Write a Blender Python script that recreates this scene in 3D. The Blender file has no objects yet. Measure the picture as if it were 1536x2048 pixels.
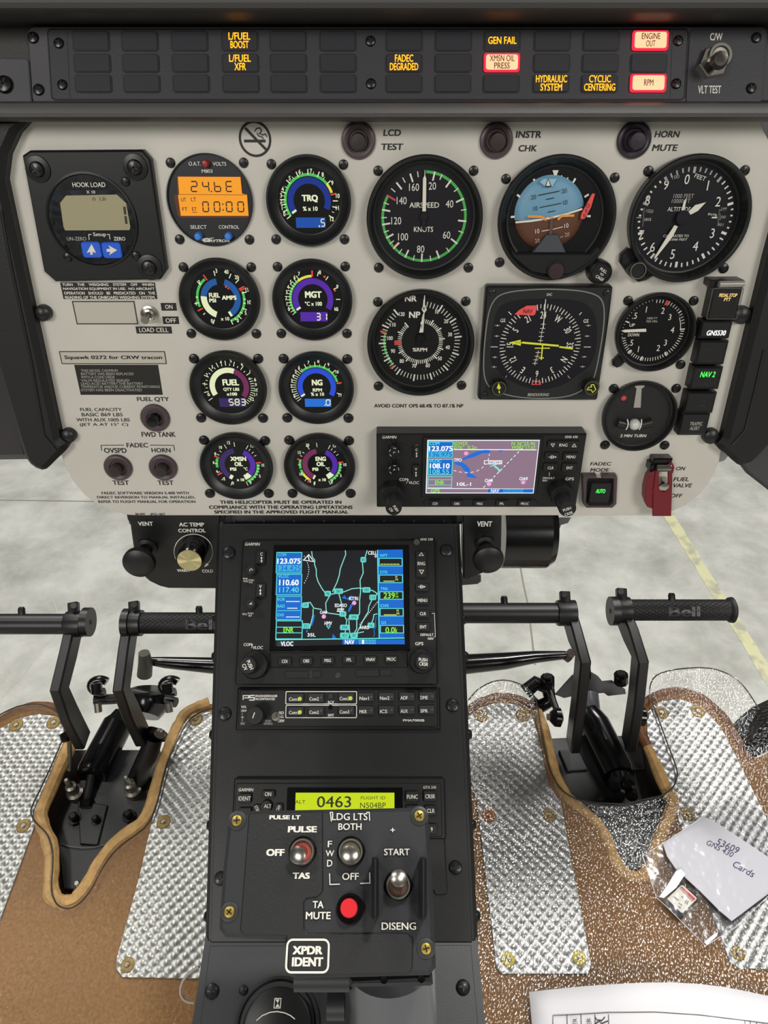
import bpy, math, random
from mathutils import Vector, Matrix
random.seed(7)
R = math.radians
sc = bpy.context.scene
COL = sc.collection

# ------------------------------------------------------------------ camera, world, lights, exposure
F, CX, CY, PITCH = 1430.0, 768.0, 1024.0, R(35)
CAM = Vector((0, 0, 1.9))
RT = Vector((1, 0, 0))
FW = Vector((0, math.cos(PITCH), -math.sin(PITCH)))
UP = Vector((0, math.sin(PITCH), math.cos(PITCH)))
cd = bpy.data.cameras.new('camera')
cd.sensor_fit = 'VERTICAL'; cd.sensor_height = 24; cd.sensor_width = 18
cd.lens = F * 24 / 2048; cd.clip_start = 0.01; cd.clip_end = 200
cam = bpy.data.objects.new('camera', cd); COL.objects.link(cam)
cam.location = CAM; cam.rotation_euler = (math.pi / 2 - PITCH, 0, 0)
sc.camera = cam

w = bpy.data.worlds.new('hangar_air'); sc.world = w; w.use_nodes = True
bg = w.node_tree.nodes['Background']
bg.inputs[0].default_value = (1.0, .985, .96, 1); bg.inputs[1].default_value = .085

def area(name, loc, aim, sx, sy, power, col=(1, .96, .88)):
    l = bpy.data.lights.new(name, 'AREA'); l.shape = 'RECTANGLE'; l.size = sx; l.size_y = sy
    l.energy = power; l.color = col
    o = bpy.data.objects.new(name, l); COL.objects.link(o); o.location = loc
    o.rotation_euler = (Vector(aim) - Vector(loc)).to_track_quat('-Z', 'Y').to_euler()
    return o
# bright hangar door side behind the cockpit, ceiling luminaires ahead and overhead
area('hangar_light_rear', (-2.4, -4.6, 3.9), (-.1, .5, 1.5), 2.0, 1.6, 142, (1, .975, .93))
area('hangar_light_rear', (2.8, -4.2, 4.2), (.1, .5, 1.5), 2.0, 1.6, 128, (1, .975, .93))
area('hangar_luminaire', (-3.0, 4.5, 7.0), (-.5, 2.0, 0), 1.6, 1.6, 185, (1, .985, .95))
area('hangar_luminaire', (3.0, 3.8, 7.0), (.5, 1.8, .3), 1.6, 1.6, 185, (1, .985, .95))
area('hangar_luminaire', (1.25, 1.0, 6.4), (.2, .3, 1.0), .5, .5, 120, (1, .985, .95))
area('hangar_luminaire', (-2.6, .6, 6.4), (-.2, .4, 1.0), .6, .6, 55, (1, .985, .95))

sc.view_settings.view_transform = 'Standard'
try: sc.view_settings.look = 'None'
except Exception: pass
sc.view_settings.exposure = 0.0; sc.view_settings.gamma = 1.0; sc.view_settings.use_curve_mapping = False
sc.cycles.use_denoising = True
sc.cycles.max_bounces = 10; sc.cycles.transparent_max_bounces = 16
sc.cycles.caustics_reflective = False; sc.cycles.caustics_refractive = False
sc.cycles.sample_clamp_indirect = 4.0

# ------------------------------------------------------------------ pixel rays and planes
def ray(x, y): return RT * ((x - CX) / F) - UP * ((y - CY) / F) + FW
def P3(x, y, z): return CAM + ray(x, y) * z          # the point seen at a pixel, z metres in front of the camera

class Fr:
    """A plane through the point seen at (px,py) at depth z: u to the right, v up the plane, n towards the viewer."""
    def __init__(s, phi, px, py, z):
        p = R(phi)
        s.U = RT.copy(); s.V = UP * math.cos(p) - FW * math.sin(p); s.N = -(FW * math.cos(p) + UP * math.sin(p))
        s.o = P3(px, py, z)
        s.M = Matrix.Translation(s.o) @ Matrix((s.U, s.V, s.N)).transposed().to_4x4()
    def t(s, x, y, h=0): return (s.o + s.N * h - CAM).dot(s.N) / ray(x, y).dot(s.N)
    def uv(s, x, y, h=0):
        q = CAM + ray(x, y) * s.t(x, y, h) - s.o
        return Vector((q.dot(s.U), q.dot(s.V)))
    def k(s, x, y, h=0): return s.t(x, y, h) / F

PANEL = Fr(29.5, 768, 940, .565)
ANN = Fr(8.5, 768, 120, .440)
PED = Fr(-15.5, 676, 1045, .592)
PED2 = Fr(-45, 680, 1885, .5095)
CABIN = Fr(-45, 768, 1800, .78)
SBOX = Fr(-30, 660, 1750, .385)
HANGAR = Fr(-55, 768, 1100, 1.9 / (math.sin(PITCH) + 76 / F * math.cos(PITCH)))

# ------------------------------------------------------------------ materials
def lin(h):
    out = []
    for i in (0, 2, 4):
        c = int(h[i:i + 2], 16) / 255
        out.append(c / 12.92 if c <= .04045 else ((c + .055) / 1.055) ** 2.4)
    return (*out, 1)
MATS = {}
def nt(name):
    m = bpy.data.materials.new(name); m.use_nodes = True
    t = m.node_tree; return m, t, t.nodes['Principled BSDF']
def mat(name, col, rough=.5, metal=0, emit=0, spec=.5, var=0, vs=40, bump=0, bs=400, coat=0):
    """Principled material; var adds mottling of the paint, bump a fine surface grain (object coordinates)."""
    if name in MATS: return MATS[name]
    m, t, b = nt(name)
    c = lin(col)
    b.inputs['Base Color'].default_value = c; b.inputs['Roughness'].default_value = rough
    b.inputs['Metallic'].default_value = metal; b.inputs['Specular IOR Level'].default_value = spec
    b.inputs['Coat Weight'].default_value = coat; b.inputs['Coat Roughness'].default_value = .08
    if emit:
        b.inputs['Emission Color'].default_value = c; b.inputs['Emission Strength'].default_value = emit
        b.inputs['Base Color'].default_value = (0.01, .01, .01, 1)
        b.inputs['Specular IOR Level'].default_value = .1
    if var or bump:
        tc = t.nodes.new('ShaderNodeTexCoord')
    if var:
        n = t.nodes.new('ShaderNodeTexNoise'); n.inputs['Scale'].default_value = vs; n.inputs['Detail'].default_value = 5
        t.links.new(tc.outputs['Object'], n.inputs['Vector'])
        r = t.nodes.new('ShaderNodeValToRGB')
        r.color_ramp.elements[0].position = .3; r.color_ramp.elements[1].position = .7
        r.color_ramp.elements[0].color = (*[max(0, x * (1 - var)) for x in c[:3]], 1)
        r.color_ramp.elements[1].color = (*[min(1, x * (1 + var)) for x in c[:3]], 1)
        t.links.new(n.outputs['Fac'], r.inputs['Fac']); t.links.new(r.outputs['Color'], b.inputs['Base Color'])
    if bump:
        n2 = t.nodes.new('ShaderNodeTexNoise'); n2.inputs['Scale'].default_value = bs; n2.inputs['Detail'].default_value = 3
        t.links.new(tc.outputs['Object'], n2.inputs['Vector'])
        bp = t.nodes.new('ShaderNodeBump'); bp.inputs['Strength'].default_value = bump; bp.inputs['Distance'].default_value = .001
        t.links.new(n2.outputs['Fac'], bp.inputs['Height']); t.links.new(bp.outputs['Normal'], b.inputs['Normal'])
    MATS[name] = m; return m

def clear(name, fac=.05, rough=.02, tint=(1, 1, 1), bump=0, bs=300, vor=False):
    m = bpy.data.materials.new(name); m.use_nodes = True; t = m.node_tree
    for n in list(t.nodes):
        if n.type != 'OUTPUT_MATERIAL': t.nodes.remove(n)
    out = [n for n in t.nodes][0]
    a = t.nodes.new('ShaderNodeBsdfTransparent'); a.inputs[0].default_value = (*tint, 1)
    g = t.nodes.new('ShaderNodeBsdfGlossy'); g.inputs['Roughness'].default_value = rough
    x = t.nodes.new('ShaderNodeMixShader')
    if bump:
        tc = t.nodes.new('ShaderNodeTexCoord')
        n = t.nodes.new('ShaderNodeTexVoronoi' if vor else 'ShaderNodeTexNoise'); n.inputs['Scale'].default_value = bs
        t.links.new(tc.outputs['Object'], n.inputs['Vector'])
        bp = t.nodes.new('ShaderNodeBump'); bp.inputs['Strength'].default_value = bump; bp.inputs['Distance'].default_value = .002
        t.links.new(n.outputs[0], bp.inputs['Height']); t.links.new(bp.outputs['Normal'], g.inputs['Normal'])
    x.inputs[0].default_value = fac
    t.links.new(a.outputs[0], x.inputs[1]); t.links.new(g.outputs[0], x.inputs[2]); t.links.new(x.outputs[0], out.inputs[0])
    MATS[name] = m; return m

GREY = mat('panel_paint', 'c6c2b8', .45, var=.035, vs=18, bump=.04, bs=900)
BLK = mat('satin_black', '0e0e0f', .42, bump=.06, bs=1500)
BEZ = mat('bezel_black', '131414', .38, spec=.45)
GLOSS = mat('gloss_black', '0a0a0b', .18)
DIAL = mat('dial_black', '080709', .6, spec=.2)
DIALP = mat('dial_violet_black', '110f16', .55, spec=.25)
CHAR = mat('charcoal_paint', '4b4a4d', .5, var=.06, bump=.10, bs=1100)
CHAR2 = mat('charcoal_dark', '37363a', .45, bump=.08, bs=1100)
TILE = mat('dark_legend_glass', '343438', .32)
HOOD = mat('hood_vinyl', '3a3836', .55, bump=.12, bs=900)
PAD = mat('pad_rubber', '0c0c0d', .5, bump=.12, bs=700)
PEDM = mat('pedestal_black', '151516', .42, var=.10, vs=30, bump=.08, bs=1200)
PEDL = mat('pedestal_grey', '2d2e30', .42, var=.08, vs=40, bump=.08, bs=1200)
KEY = mat('key_rubber', '0f0f10', .45)
WHITE = mat('white_ink', 'dedbd0', .6)
WHITED = mat('dim_white_ink', 'a09d95', .6)
GHOST = mat('unlit_ink', '2c2c2e', .5)
INK = mat('black_ink', '141414', .55)
CREAM = mat('pale_pointer', 'd9d6c6', .55)
YEL = mat('yellow_ink', 'd8dc3a', .55)
GRN = mat('green_ink', '3fae46', .55)
REDI = mat('red_ink', 'c4403c', .55)
ORG = mat('orange_ink', 'e8a036', .5)
STEEL = mat('polished_steel', 'b8b4aa', .25, 1)
NICK = mat('dull_nickel', '8f8b82', .4, 1)
BRASS = mat('yellow_zinc', 'b9a150', .38, .9)
RED = mat('red_plastic', 'd2202a', .4)
DRED = mat('red_guard', '701420', .38)
BLUE = mat('blue_plastic', '1f5bd0', .4)
PLUM = mat('plum_grommet', '4a3c40', .4)
PLUMD = mat('plum_dark', '281f2a', .38)
BRN = mat('brown_button', '2b2321', .4)
TAN = mat('tan_edge_foam', 'b8925c', .75, var=.22, vs=120, bump=.5, bs=260)
BROWN = mat('brown_floor_cover', '845f37', .6, spec=.2, var=.22, vs=300, bump=.35, bs=700)
BROWND = mat('brown_edge_cover', '70482a', .5, var=.25, vs=160, bump=.3, bs=300)
BASEB = mat('black_base_plate', '0e0f10', .45, bump=.1, bs=300)
FUN = mat('black_embossed_cover', '101011', .14, bump=1.0, bs=190, coat=.6)
PEDAL = mat('anodised_black', '0d0d0e', .4, bump=.05, bs=1500)
GRIP = mat('rubber_grip', '101011', .55, bump=.3, bs=900)
PAPER = mat('white_paper', 'e4e3e6', .7)
PAPERB = mat('bagged_paper', 'cfced4', .6)
BLUEINK = mat('pen_ink', '34345c', .6)
GLASS = clear('gauge_glass', .018, .03)
CLEARP = clear('clear_plastic', .03, .05, (.97, .97, .97))
ACRY = clear('acrylic_sheet', .008, .08, (.97, .97, .95), .25, 420)
EMBO = clear('embossed_clear_sheet', .085, .055, (.97, .97, .96), .55, 300, True)
BAGM = clear('bag_film', .05, .12, (.985, .985, .99), .9, 45)
EDGE = mat('acrylic_cut_edge', '3c3a36', .2)
# things that give off light
def em(name, col, s=1.0): return mat(name, col, .5, 0, s)
E_W = em('lit_pale', 'e9f0c8', .95); E_Y = em('lit_segments', 'e6e884', .9); E_G = em('lit_green', '55d860', .75)
E_R = em('lit_red', 'f05040', .9); E_YE = em('lit_yellow', 'f2e24a', .9)
E_BL = em('lit_blue', '163494', .8); E_BT = em('lit_teal_blue', '1f5fa8', .8); E_PU = em('lit_violet', '5a2ab0', .8)
E_MA = em('lit_maroon', '7c2c5c', .8); E_DP = em('lit_deep_violet', '3a2566', .8); E_BB = em('lit_bright_blue', '2450d8', .9)
E_WIN = em('lit_window_blue', '1c55b4', .8); E_NGW = em('lit_window_sky', '1f74dc', .9)
E_AMB = em('amber_backlight', 'f09a26', 1.05); E_ANT = em('amber_legend', 'ffa014', 2.4); E_ANE = em('amber_glow', 'ff7a08', 1.1)
E_RC = em('red_lamp_centre', 'ffd2a0', 1.15); E_RO = em('red_lamp_edge', 'ff1c34', 2.2); E_RT = mat('red_lamp_text', '7a1410', .6)
E_LCD = em('lcd_backlight', 'c6da12', 1.0); E_GRN = em('green_legend', '4cf05a', 1.6); E_LWH = em('white_legend', 'ffffff', 1.5)
E_PST = em('pale_amber_legend', 'ffd98a', 1.3)
S_BLU = em('screen_blue', '0a68cc', 1); S_CYN = em('screen_cyan', '5fe4e0', 1); S_WHT = em('screen_white', 'f4fbff', 1.05)
S_BLK = em('screen_black', '15171b', 1); S_GRN = em('screen_green', '8cf03a', 1); S_MAP = em('screen_mauve', '8f7488', 1)
S_RIV = em('screen_water', '1a6ed8', 1); S_PNK = em('screen_pink', 'f2a4d8', 1); S_YG = em('screen_lime', 'e0ec70', 1)
S_ROAD = em('screen_road', '8ee8d8', 1)
E_DOT = em('led_lime', 'd0d83a', .9)

# ------------------------------------------------------------------ mesh building
class MB:
    def __init__(s): s.v = []; s.f = []; s.m = []; s.mats = []
    def mi(s, m):
        if m not in s.mats: s.mats.append(m)
        return s.mats.index(m)
    def add(s, vs, fs, m):
        b = len(s.v); s.v += [tuple(x) for x in vs]; i = s.mi(m)
        for f in fs: s.f.append(tuple(b + j for j in f)); s.m.append(i)
    def prism(s, pts, z0, z1, m, ch=0, M=None, mtop=None):
        """Extrude a 2D outline from z0 to z1 with an optional chamfer on the z1 side."""
        n = len(pts)
        if sum(pts[i][0] * pts[(i + 1) % n][1] - pts[(i + 1) % n][0] * pts[i][1] for i in range(n)) < 0: pts = pts[::-1]
        rings = [[(p[0], p[1], z0) for p in pts]]
        if ch:
            c = inset(pts, ch)
            sg = 1 if z1 > z0 else -1
            rings += [[(p[0], p[1], z1 - sg * ch) for p in pts], [(p[0], p[1], z1) for p in c]]
        else: rings += [[(p[0], p[1], z1) for p in pts]]
        s.loft(rings, m, M, True, True, mtop)
    def loft(s, rings, m, M=None, cap0=True, cap1=True, mtop=None, closed=True):
        n = len(rings[0]); vs = [p for r in rings for p in r]
        if M is not None: vs = [M @ Vector(p) for p in vs]
        fs = []
        for a in range(len(rings) - 1):
            for i in range(n if closed else n - 1):
                j = (i + 1) % n
                fs.append((a * n + i, a * n + j, (a + 1) * n + j, (a + 1) * n + i))
        if cap0: fs.append(tuple(range(n))[::-1])
        if cap1 and mtop is None: fs.append(tuple((len(rings) - 1) * n + i for i in range(n)))
        s.add(vs, fs, m)
        if cap1 and mtop is not None: s.add(vs[-n:], [tuple(range(n))], mtop)
    def lathe(s, prof, m, n=40, c=(0, 0, 0), M=None, cap0=False, cap1=True):
        rings = [[(c[0] + r * math.cos(2 * math.pi * i / n), c[1] + r * math.sin(2 * math.pi * i / n), c[2] + z) for i in range(n)] for r, z in prof]
        s.loft(rings, m, M, cap0, cap1)
    def flat(s, pts, z, m):
        n = len(pts)
        if sum(pts[i][0] * pts[(i + 1) % n][1] - pts[(i + 1) % n][0] * pts[i][1] for i in range(n)) < 0: pts = pts[::-1]
        s.add([(p[0], p[1], z) for p in pts], [tuple(range(n))], m)
    def arc(s, r0, r1, a0, a1, z, m, c=(0, 0), n=None):
        n = n or max(3, int(abs(a1 - a0) / 4))
        vs = []
        for i in range(n + 1):
            a = R(a0 + (a1 - a0) * i / n)
            for r in (r0, r1): vs.append((c[0] + r * math.sin(a), c[1] + r * math.cos(a), z))
        s.add(vs, [(2 * i, 2 * i + 2, 2 * i + 3, 2 * i + 1) if a1 < a0 else (2 * i, 2 * i + 1, 2 * i + 3, 2 * i + 2) for i in range(n)], m)
    def tick(s, a, r0, r1, wd, z, m, c=(0, 0), wd1=None):
        a = R(a); d = Vector((math.sin(a), math.cos(a))); q = Vector((d.y, -d.x)); c = Vector(c); w1 = wd if wd1 is None else wd1
        s.flat([c + d * r0 - q * wd / 2, c + d * r0 + q * wd / 2, c + d * r1 + q * w1 / 2, c + d * r1 - q * w1 / 2], z, m)
    def strip(s, pts, wd, z, m, closed=False):
        P = [Vector(p) for p in pts]; n = len(P); L = []; Rr = []
        for i in range(n):
            a = P[i] - P[i - 1] if (i > 0 or closed) else P[1] - P[0]
            b = P[(i + 1) % n] - P[i] if (i < n - 1 or closed) else P[i] - P[i - 1]
            a = a.normalized(); b = b.normalized(); t = (a + b)
            t = t.normalized() if t.length > 1e-6 else a
            q = Vector((-t.y, t.x)); kf = 1 / max(.5, t.dot(b))
            L.append(P[i] + q * wd / 2 * kf); Rr.append(P[i] - q * wd / 2 * kf)
        vs = [(p.x, p.y, z) for p in L] + [(p.x, p.y, z) for p in Rr]
        s.add(vs, [(n + i, n + (i + 1) % n, (i + 1) % n, i) for i in range(n if closed else n - 1)], m)
    def tube(s, path, r, m, n=14, cap=True, closed=False):
        P = [Vector(p) for p in path]; k = len(P); rad = r if isinstance(r, (list, tuple)) else [r] * k
        ref = None; rings = []
        for i in range(k):
            if closed: t = P[(i + 1) % k] - P[i - 1]
            else: t = P[min(i + 1, k - 1)] - P[max(i - 1, 0)]
            t.normalize()
            if ref is None: ref = t.orthogonal().normalized()
            ref = (ref - t * ref.dot(t)).normalized(); q = t.cross(ref)
            rings.append([P[i] + (ref * math.cos(2 * math.pi * j / n) + q * math.sin(2 * math.pi * j / n)) * rad[i] for j in range(n)])
        if closed: rings.append(rings[0]); cap = False
        s.loft(rings, m, None, cap, cap)
    def sweep(s, path, wd, dp, m, side=Vector((1, 0, 0)), ch=.15):
        P = [Vector(p) for p in path]; k = len(P); rings = []
        for i in range(k):
            t = (P[min(i + 1, k - 1)] - P[max(i - 1, 0)]).normalized()
            sd = (side - t * side.dot(t)).normalized(); q = t.cross(sd)
            a, b = wd / 2, dp / 2; c = min(a, b) * ch * 2
            rings.append([P[i] + sd * x + q * y for x, y in ((-a + c, -b), (a - c, -b), (a, -b + c), (a, b - c), (a - c, b), (-a + c, b), (-a, b - c), (-a, -b + c))])
        s.loft(rings, m)
    def box(s, x0, y0, z0, x1, y1, z1, m, ch=0): s.prism([(x0, y0), (x1, y0), (x1, y1), (x0, y1)], z0, z1, m, ch)
    def obj(s, name, parent=None, M=None, sharp=32):
        me = bpy.data.meshes.new(name); me.from_pydata(s.v, [], s.f)
        for m in s.mats: me.materials.append(m)
        me.polygons.foreach_set('material_index', s.m)
        me.polygons.foreach_set('use_smooth', [True] * len(s.f))
        me.update(); me.set_sharp_from_angle(angle=R(sharp))
        return link(name, me, parent, M)

def link(name, me, parent=None, M=None):
    o = bpy.data.objects.new(name, me); COL.objects.link(o)
    if parent is not None: o.parent = parent
    if M is not None: o.matrix_local = M
    return o
def inset(pts, d):
    n = len(pts); out = []
    for i in range(n):
        p0, p, p1 = Vector(pts[i - 1][:2]), Vector(pts[i][:2]), Vector(pts[(i + 1) % n][:2])
        a = (p - p0).normalized(); b = (p1 - p).normalized()
        na, nb = Vector((-a.y, a.x)), Vector((-b.y, b.x)); q = na + nb
        q = q / max(.35, q.dot(na)) if q.length > 1e-6 else na
        out.append(p + q * d)
    return out
def rrect(x0, y0, x1, y1, r, n=4):
    pts = []
    for cx, cy, a in ((x1 - r, y1 - r, 0), (x0 + r, y1 - r, 90), (x0 + r, y0 + r, 180), (x1 - r, y0 + r, 270)):
        for i in range(n + 1):
            t = R(a + 90 * i / n); pts.append((cx + r * math.cos(t), cy + r * math.sin(t)))
    return pts

_tx = {}
def text_mesh(body, bold=0.0):
    """Flat lettering; bold lays shifted copies of the strokes over each other."""
    key = (body, bold)
    if key not in _tx:
        cu = bpy.data.curves.new('lettering', 'FONT'); cu.body = body; cu.size = 1; cu.resolution_u = 3
        o = bpy.data.objects.new('lettering', cu); me = o.to_mesh()
        v0 = [tuple(v.co) for v in me.vertices]; f0 = [tuple(p.vertices) for p in me.polygons]
        o.to_mesh_clear(); bpy.data.objects.remove(o); bpy.data.curves.remove(cu)
        vs, fs = [], []
        for dx, dy in ((1, .6), (-1, .6), (1, -.6), (-1, -.6)) if bold > .018 else ((1, .4), (-1, -.4)) if bold > .008 else ((0, 0),):
            n = len(vs); vs += [(x + dx * bold, y + dy * bold, 4e-6 * n / max(1, len(v0))) for x, y, _ in v0]; fs += [tuple(i + n for i in f) for f in f0]
        xs = [v[0] for v in vs] or [0]; ys = [v[1] for v in vs] or [0]
        _tx[key] = (vs, fs, min(xs), min(ys), max(xs), max(ys))
    return _tx[key]

# crop(ox, oy, s): following pixel coordinates were read off an enlargement of the photograph
_c = [0, 0, 1]
def crop(ox=0, oy=0, s=1): _c[:] = [ox, oy, s]
def X(x, y): return _c[0] + x / _c[2], _c[1] + y / _c[2]

class Th:
    """One thing on a plane: an Empty with parts. Heights h are millimetres off the plane; r is normalised by s.R."""
    def __init__(s, name, label, cat, fr, cx, cy, h=0, group=None, kind=None):
        s.fr = fr; px, py = X(cx, cy); s.h0 = h * .001
        s.c = fr.uv(px, py, s.h0); s.kc = fr.k(px, py, s.h0)
        e = bpy.data.objects.new(name, None); COL.objects.link(e); e.empty_display_size = .02
        e.matrix_world = fr.M @ Matrix.Translation((s.c.x, s.c.y, 0))
        e['label'] = label; e['category'] = cat
        if group: e['group'] = group
        if kind: e['kind'] = kind
        s.e = e; s.R = 1
    def p(s, x, y, h=0): px, py = X(x, y); return s.fr.uv(px, py, h * .001) - s.c
    def k(s, x, y, h=0): px, py = X(x, y); return s.fr.k(px, py, h * .001) / _c[2]
    def rect(s, x0, y0, x1, y1, h=0):
        cx, cy = (x0 + x1) / 2, (y0 + y1) / 2
        a, b, t, d = s.p(x0, cy, h), s.p(x1, cy, h), s.p(cx, y0, h), s.p(cx, y1, h)
        m = s.p(cx, cy, h); hw = (b.x - a.x) / 2; hh = (t.y - d.y) / 2; my = (t.y + d.y) / 2
        return m.x - hw, my - hh, m.x + hw, my + hh
    def R_(s, mb, x0, y0, x1, y1, h, m):                       # flat rectangle
        a = s.rect(x0, y0, x1, y1, h); mb.flat([(a[0], a[1]), (a[2], a[1]), (a[2], a[3]), (a[0], a[3])], h * .001, m)
    def FR(s, mb, x0, y0, x1, y1, wd, h, m, r=0):              # outline rectangle
        a = s.rect(x0, y0, x1, y1, h); kk = s.k((x0 + x1) / 2, (y0 + y1) / 2, h)
        pts = rrect(*a, r * kk) if r else [(a[0], a[1]), (a[2], a[1]), (a[2], a[3]), (a[0], a[3])]
        mb.strip(pts, wd * kk, h * .001, m, True)
    def B(s, mb, x0, y0, x1, y1, h0, h1, m, r=0, ch=0, mtop=None):   # block with rounded corners; outline as seen at h1
        a = s.rect(x0, y0, x1, y1, h1); kk = s.k((x0 + x1) / 2, (y0 + y1) / 2, h1)
        pts = rrect(*a, r * kk) if r else [(a[0], a[1]), (a[2], a[1]), (a[2], a[3]), (a[0], a[3])]
        mb.prism(pts, h0 * .001, h1 * .001, m, ch * .001, None, mtop)
    def PG(s, mb, pts, h, m): mb.flat([s.p(x, y, h) for x, y in pts], h * .001, m)
    def PX(s, mb, pts, h0, h1, m, ch=0): mb.prism([tuple(s.p(x, y, h1)) for x, y in pts], h0 * .001, h1 * .001, m, ch * .001)
    def LN(s, mb, pts, wd, h, m, closed=False): mb.strip([s.p(x, y, h) for x, y in pts], wd * s.k(pts[0][0], pts[0][1], h), h * .001, m, closed)
    def D(s, mb, cx, cy, r, h, m, n=24):
        c = s.p(cx, cy, h); kk = s.k(cx, cy, h); mb.flat([(c.x + r * kk * math.cos(6.28319 * i / n), c.y + r * kk * math.sin(6.28319 * i / n)) for i in range(n)], h * .001, m)
    def L(s, mb, cx, cy, prof, m, n=36, h=0, cap0=False):      # lathe about the plane normal; r in px at height h, z in mm
        c = s.p(cx, cy, h); kk = s.k(cx, cy, h)
        mb.lathe([(r * kk, z * .001) for r, z in prof], m, n, (c.x, c.y, 0), None, cap0)
    def T(s, mb, body, x0, y0, x1, y1, h, m, bold=.012, shear=0, rot=0):   # lettering fitted to a pixel box
        vs, fs, ax, ay, bx, by = text_mesh(body, bold)
        if not fs: return
        a = s.rect(x0, y0, x1, y1, h); cx, cy = (a[0] + a[2]) / 2, (a[1] + a[3]) / 2
        W, H = a[2] - a[0], a[3] - a[1]
        s._t(mb, vs, fs, ax, ay, bx, by, cx, cy, W, H, h, m, shear, rot)
    def _t(s, mb, vs, fs, ax, ay, bx, by, cx, cy, W, H, h, m, shear, rot):
        sx, sy = W / max(1e-6, bx - ax), H / max(1e-6, by - ay); c, n = math.cos(R(rot)), math.sin(R(rot)); out = []
        for v in vs:
            x = (v[0] - (ax + bx) / 2) * sx; y = (v[1] - (ay + by) / 2) * sy; x += shear * y
            out.append((cx + x * c - y * n, cy + x * n + y * c, h * .001 + v[2]))
        mb.add(out, fs, m)
    def TC(s, mb, body, cx, cy, hp, h, m, bold=.012, wf=.85, rot=0, shear=0):   # centred lettering of a given pixel height
        vs, fs, ax, ay, bx, by = text_mesh(body, bold)
        kk = s.k(cx, cy, h); H = hp * kk; q = H / max(1e-6, by - ay); c = s.p(cx, cy, h)
        s._t(mb, vs, fs, ax, ay, bx, by, c.x, c.y, (bx - ax) * q * wf, H, h, m, shear, rot)
    def TP(s, mb, body, a, r, hp, h, m, bold=.012, wf=.85, rot=0):   # lettering at a dial angle; r, hp normalised by s.R
        vs, fs, ax, ay, bx, by = text_mesh(body, bold); H = hp * s.R; q = H / max(1e-6, by - ay)
        s._t(mb, vs, fs, ax, ay, bx, by, r * s.R * math.sin(R(a)), r * s.R * math.cos(R(a)), (bx - ax) * q * wf, H, h, m, 0, rot)
    def SEG(s, mb, body, x0, y0, x1, y1, h, m, wd=.16, gap=.28, slant=0.04):    # seven segment figures
        a = s.rect(x0, y0, x1, y1, h); n = len(body); cw = (a[2] - a[0]) / (n + (n - 1) * gap); hh = a[3] - a[1]; t = wd * cw * 1.1
        seg = {'0': 'abcdef', '1': 'bc', '2': 'abged', '3': 'abgcd', '4': 'fgbc', '5': 'afgcd', '6': 'afgedc', '7': 'abc', '8': 'abcdefg', '9': 'abcdfg',
               'b': 'fgedc', 'E': 'afged', ' ': '', 'o': 'abcdef'}
        for i, ch in enumerate(body):
            x = a[0] + i * cw * (1 + gap); y = a[1]; g = t * .3
            def S(p, q): mb.strip([(p[0] + slant * (p[1] - y), p[1]), (q[0] + slant * (q[1] - y), q[1])], t, h * .001, m)
            if ch == ':':
                for f in (.3, .7): S((x + cw * .4, y + hh * f - t / 2), (x + cw * .4, y + hh * f + t / 2))
                continue
            l, rr, bt, md, tp = x + t / 2, x + cw - t / 2, y + t / 2, y + hh / 2, y + hh - t / 2
            Q = {'a': ((l + g, tp), (rr - g, tp)), 'b': ((rr, tp - g), (rr, md + g)), 'c': ((rr, md - g), (rr, bt + g)), 'd': ((l + g, bt), (rr - g, bt)),
                 'e': ((l, bt + g), (l, md - g)), 'f': ((l, md + g), (l, tp - g)), 'g': ((l + g, md), (rr - g, md))}
            for q in seg.get(ch, 'abcdefg'): S(*Q[q])
    def part(s, mb, name, parent=None, label=None):
        o = mb.obj(name, parent or s.e)
        if label: o['label'] = label
        return o
    def screws(s, pts, r, me, h=0, name='mounting_screw'):
        for x, y in pts:
            c = s.p(x, y, h); kk = s.k(x, y, h)
            link(name, me, s.e, Matrix.Translation((c.x, c.y, h * .001)) @ Matrix.Rotation(random.uniform(0, 6.28), 4, 'Z') @ Matrix.Scale(r * kk, 4))

def top(name, mb, label, cat, group=None, kind=None, M=None):
    o = mb.obj(name, None, M)
    if kind: o['kind'] = kind
    if kind != 'structure' or label: o['label'] = label; o['category'] = cat
    if group: o['group'] = group
    return o
def empty(name, label, cat, loc, group=None):
    e = bpy.data.objects.new(name, None); COL.objects.link(e); e.location = loc; e.empty_display_size = .02
    e['label'] = label; e['category'] = cat
    if group: e['group'] = group
    return e
def sub(mb, name, e, label=None):                          # world-space mesh made a part of an Empty at e.location
    o = mb.obj(name, e, Matrix.Translation(-e.location))
    if label: o['label'] = label
    return o

def screw_mesh(name, m, mslot, dome=.55, washer=None):
    mb = MB()
    if washer: mb.lathe([(1.7, 0), (1.65, .18), (1.1, .3)], washer, 20)
    b = .25 if washer else 0
    mb.lathe([(1, b), (1, b + dome * .4), (.86, b + dome * .8), (.55, b + dome), (0.01, b + dome * 1.03)], m, 18, cap1=False)
    for a in (0, 90): mb.prism([(Matrix.Rotation(R(a), 2) @ Vector(p)) for p in ((-.62, -.11), (.62, -.11), (.62, .11), (-.62, .11))], b + dome * .9, b + dome * 1.07, mslot)
    o = mb.obj(name); me = o.data; bpy.data.objects.remove(o); return me
SCR = screw_mesh('black_screw', mat('screw_black', '0d0d0e', .3), mat('slot_black', '050505', .5))
SCRG = screw_mesh('grey_screw', mat('screw_grey', '2c2c2e', .3, .5), mat('slot_black', '050505', .5))
SCRB = screw_mesh('brass_screw', BRASS, mat('slot_black', '050505', .5), .4, mat('rubber_washer', '2c2d30', .4))

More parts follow.
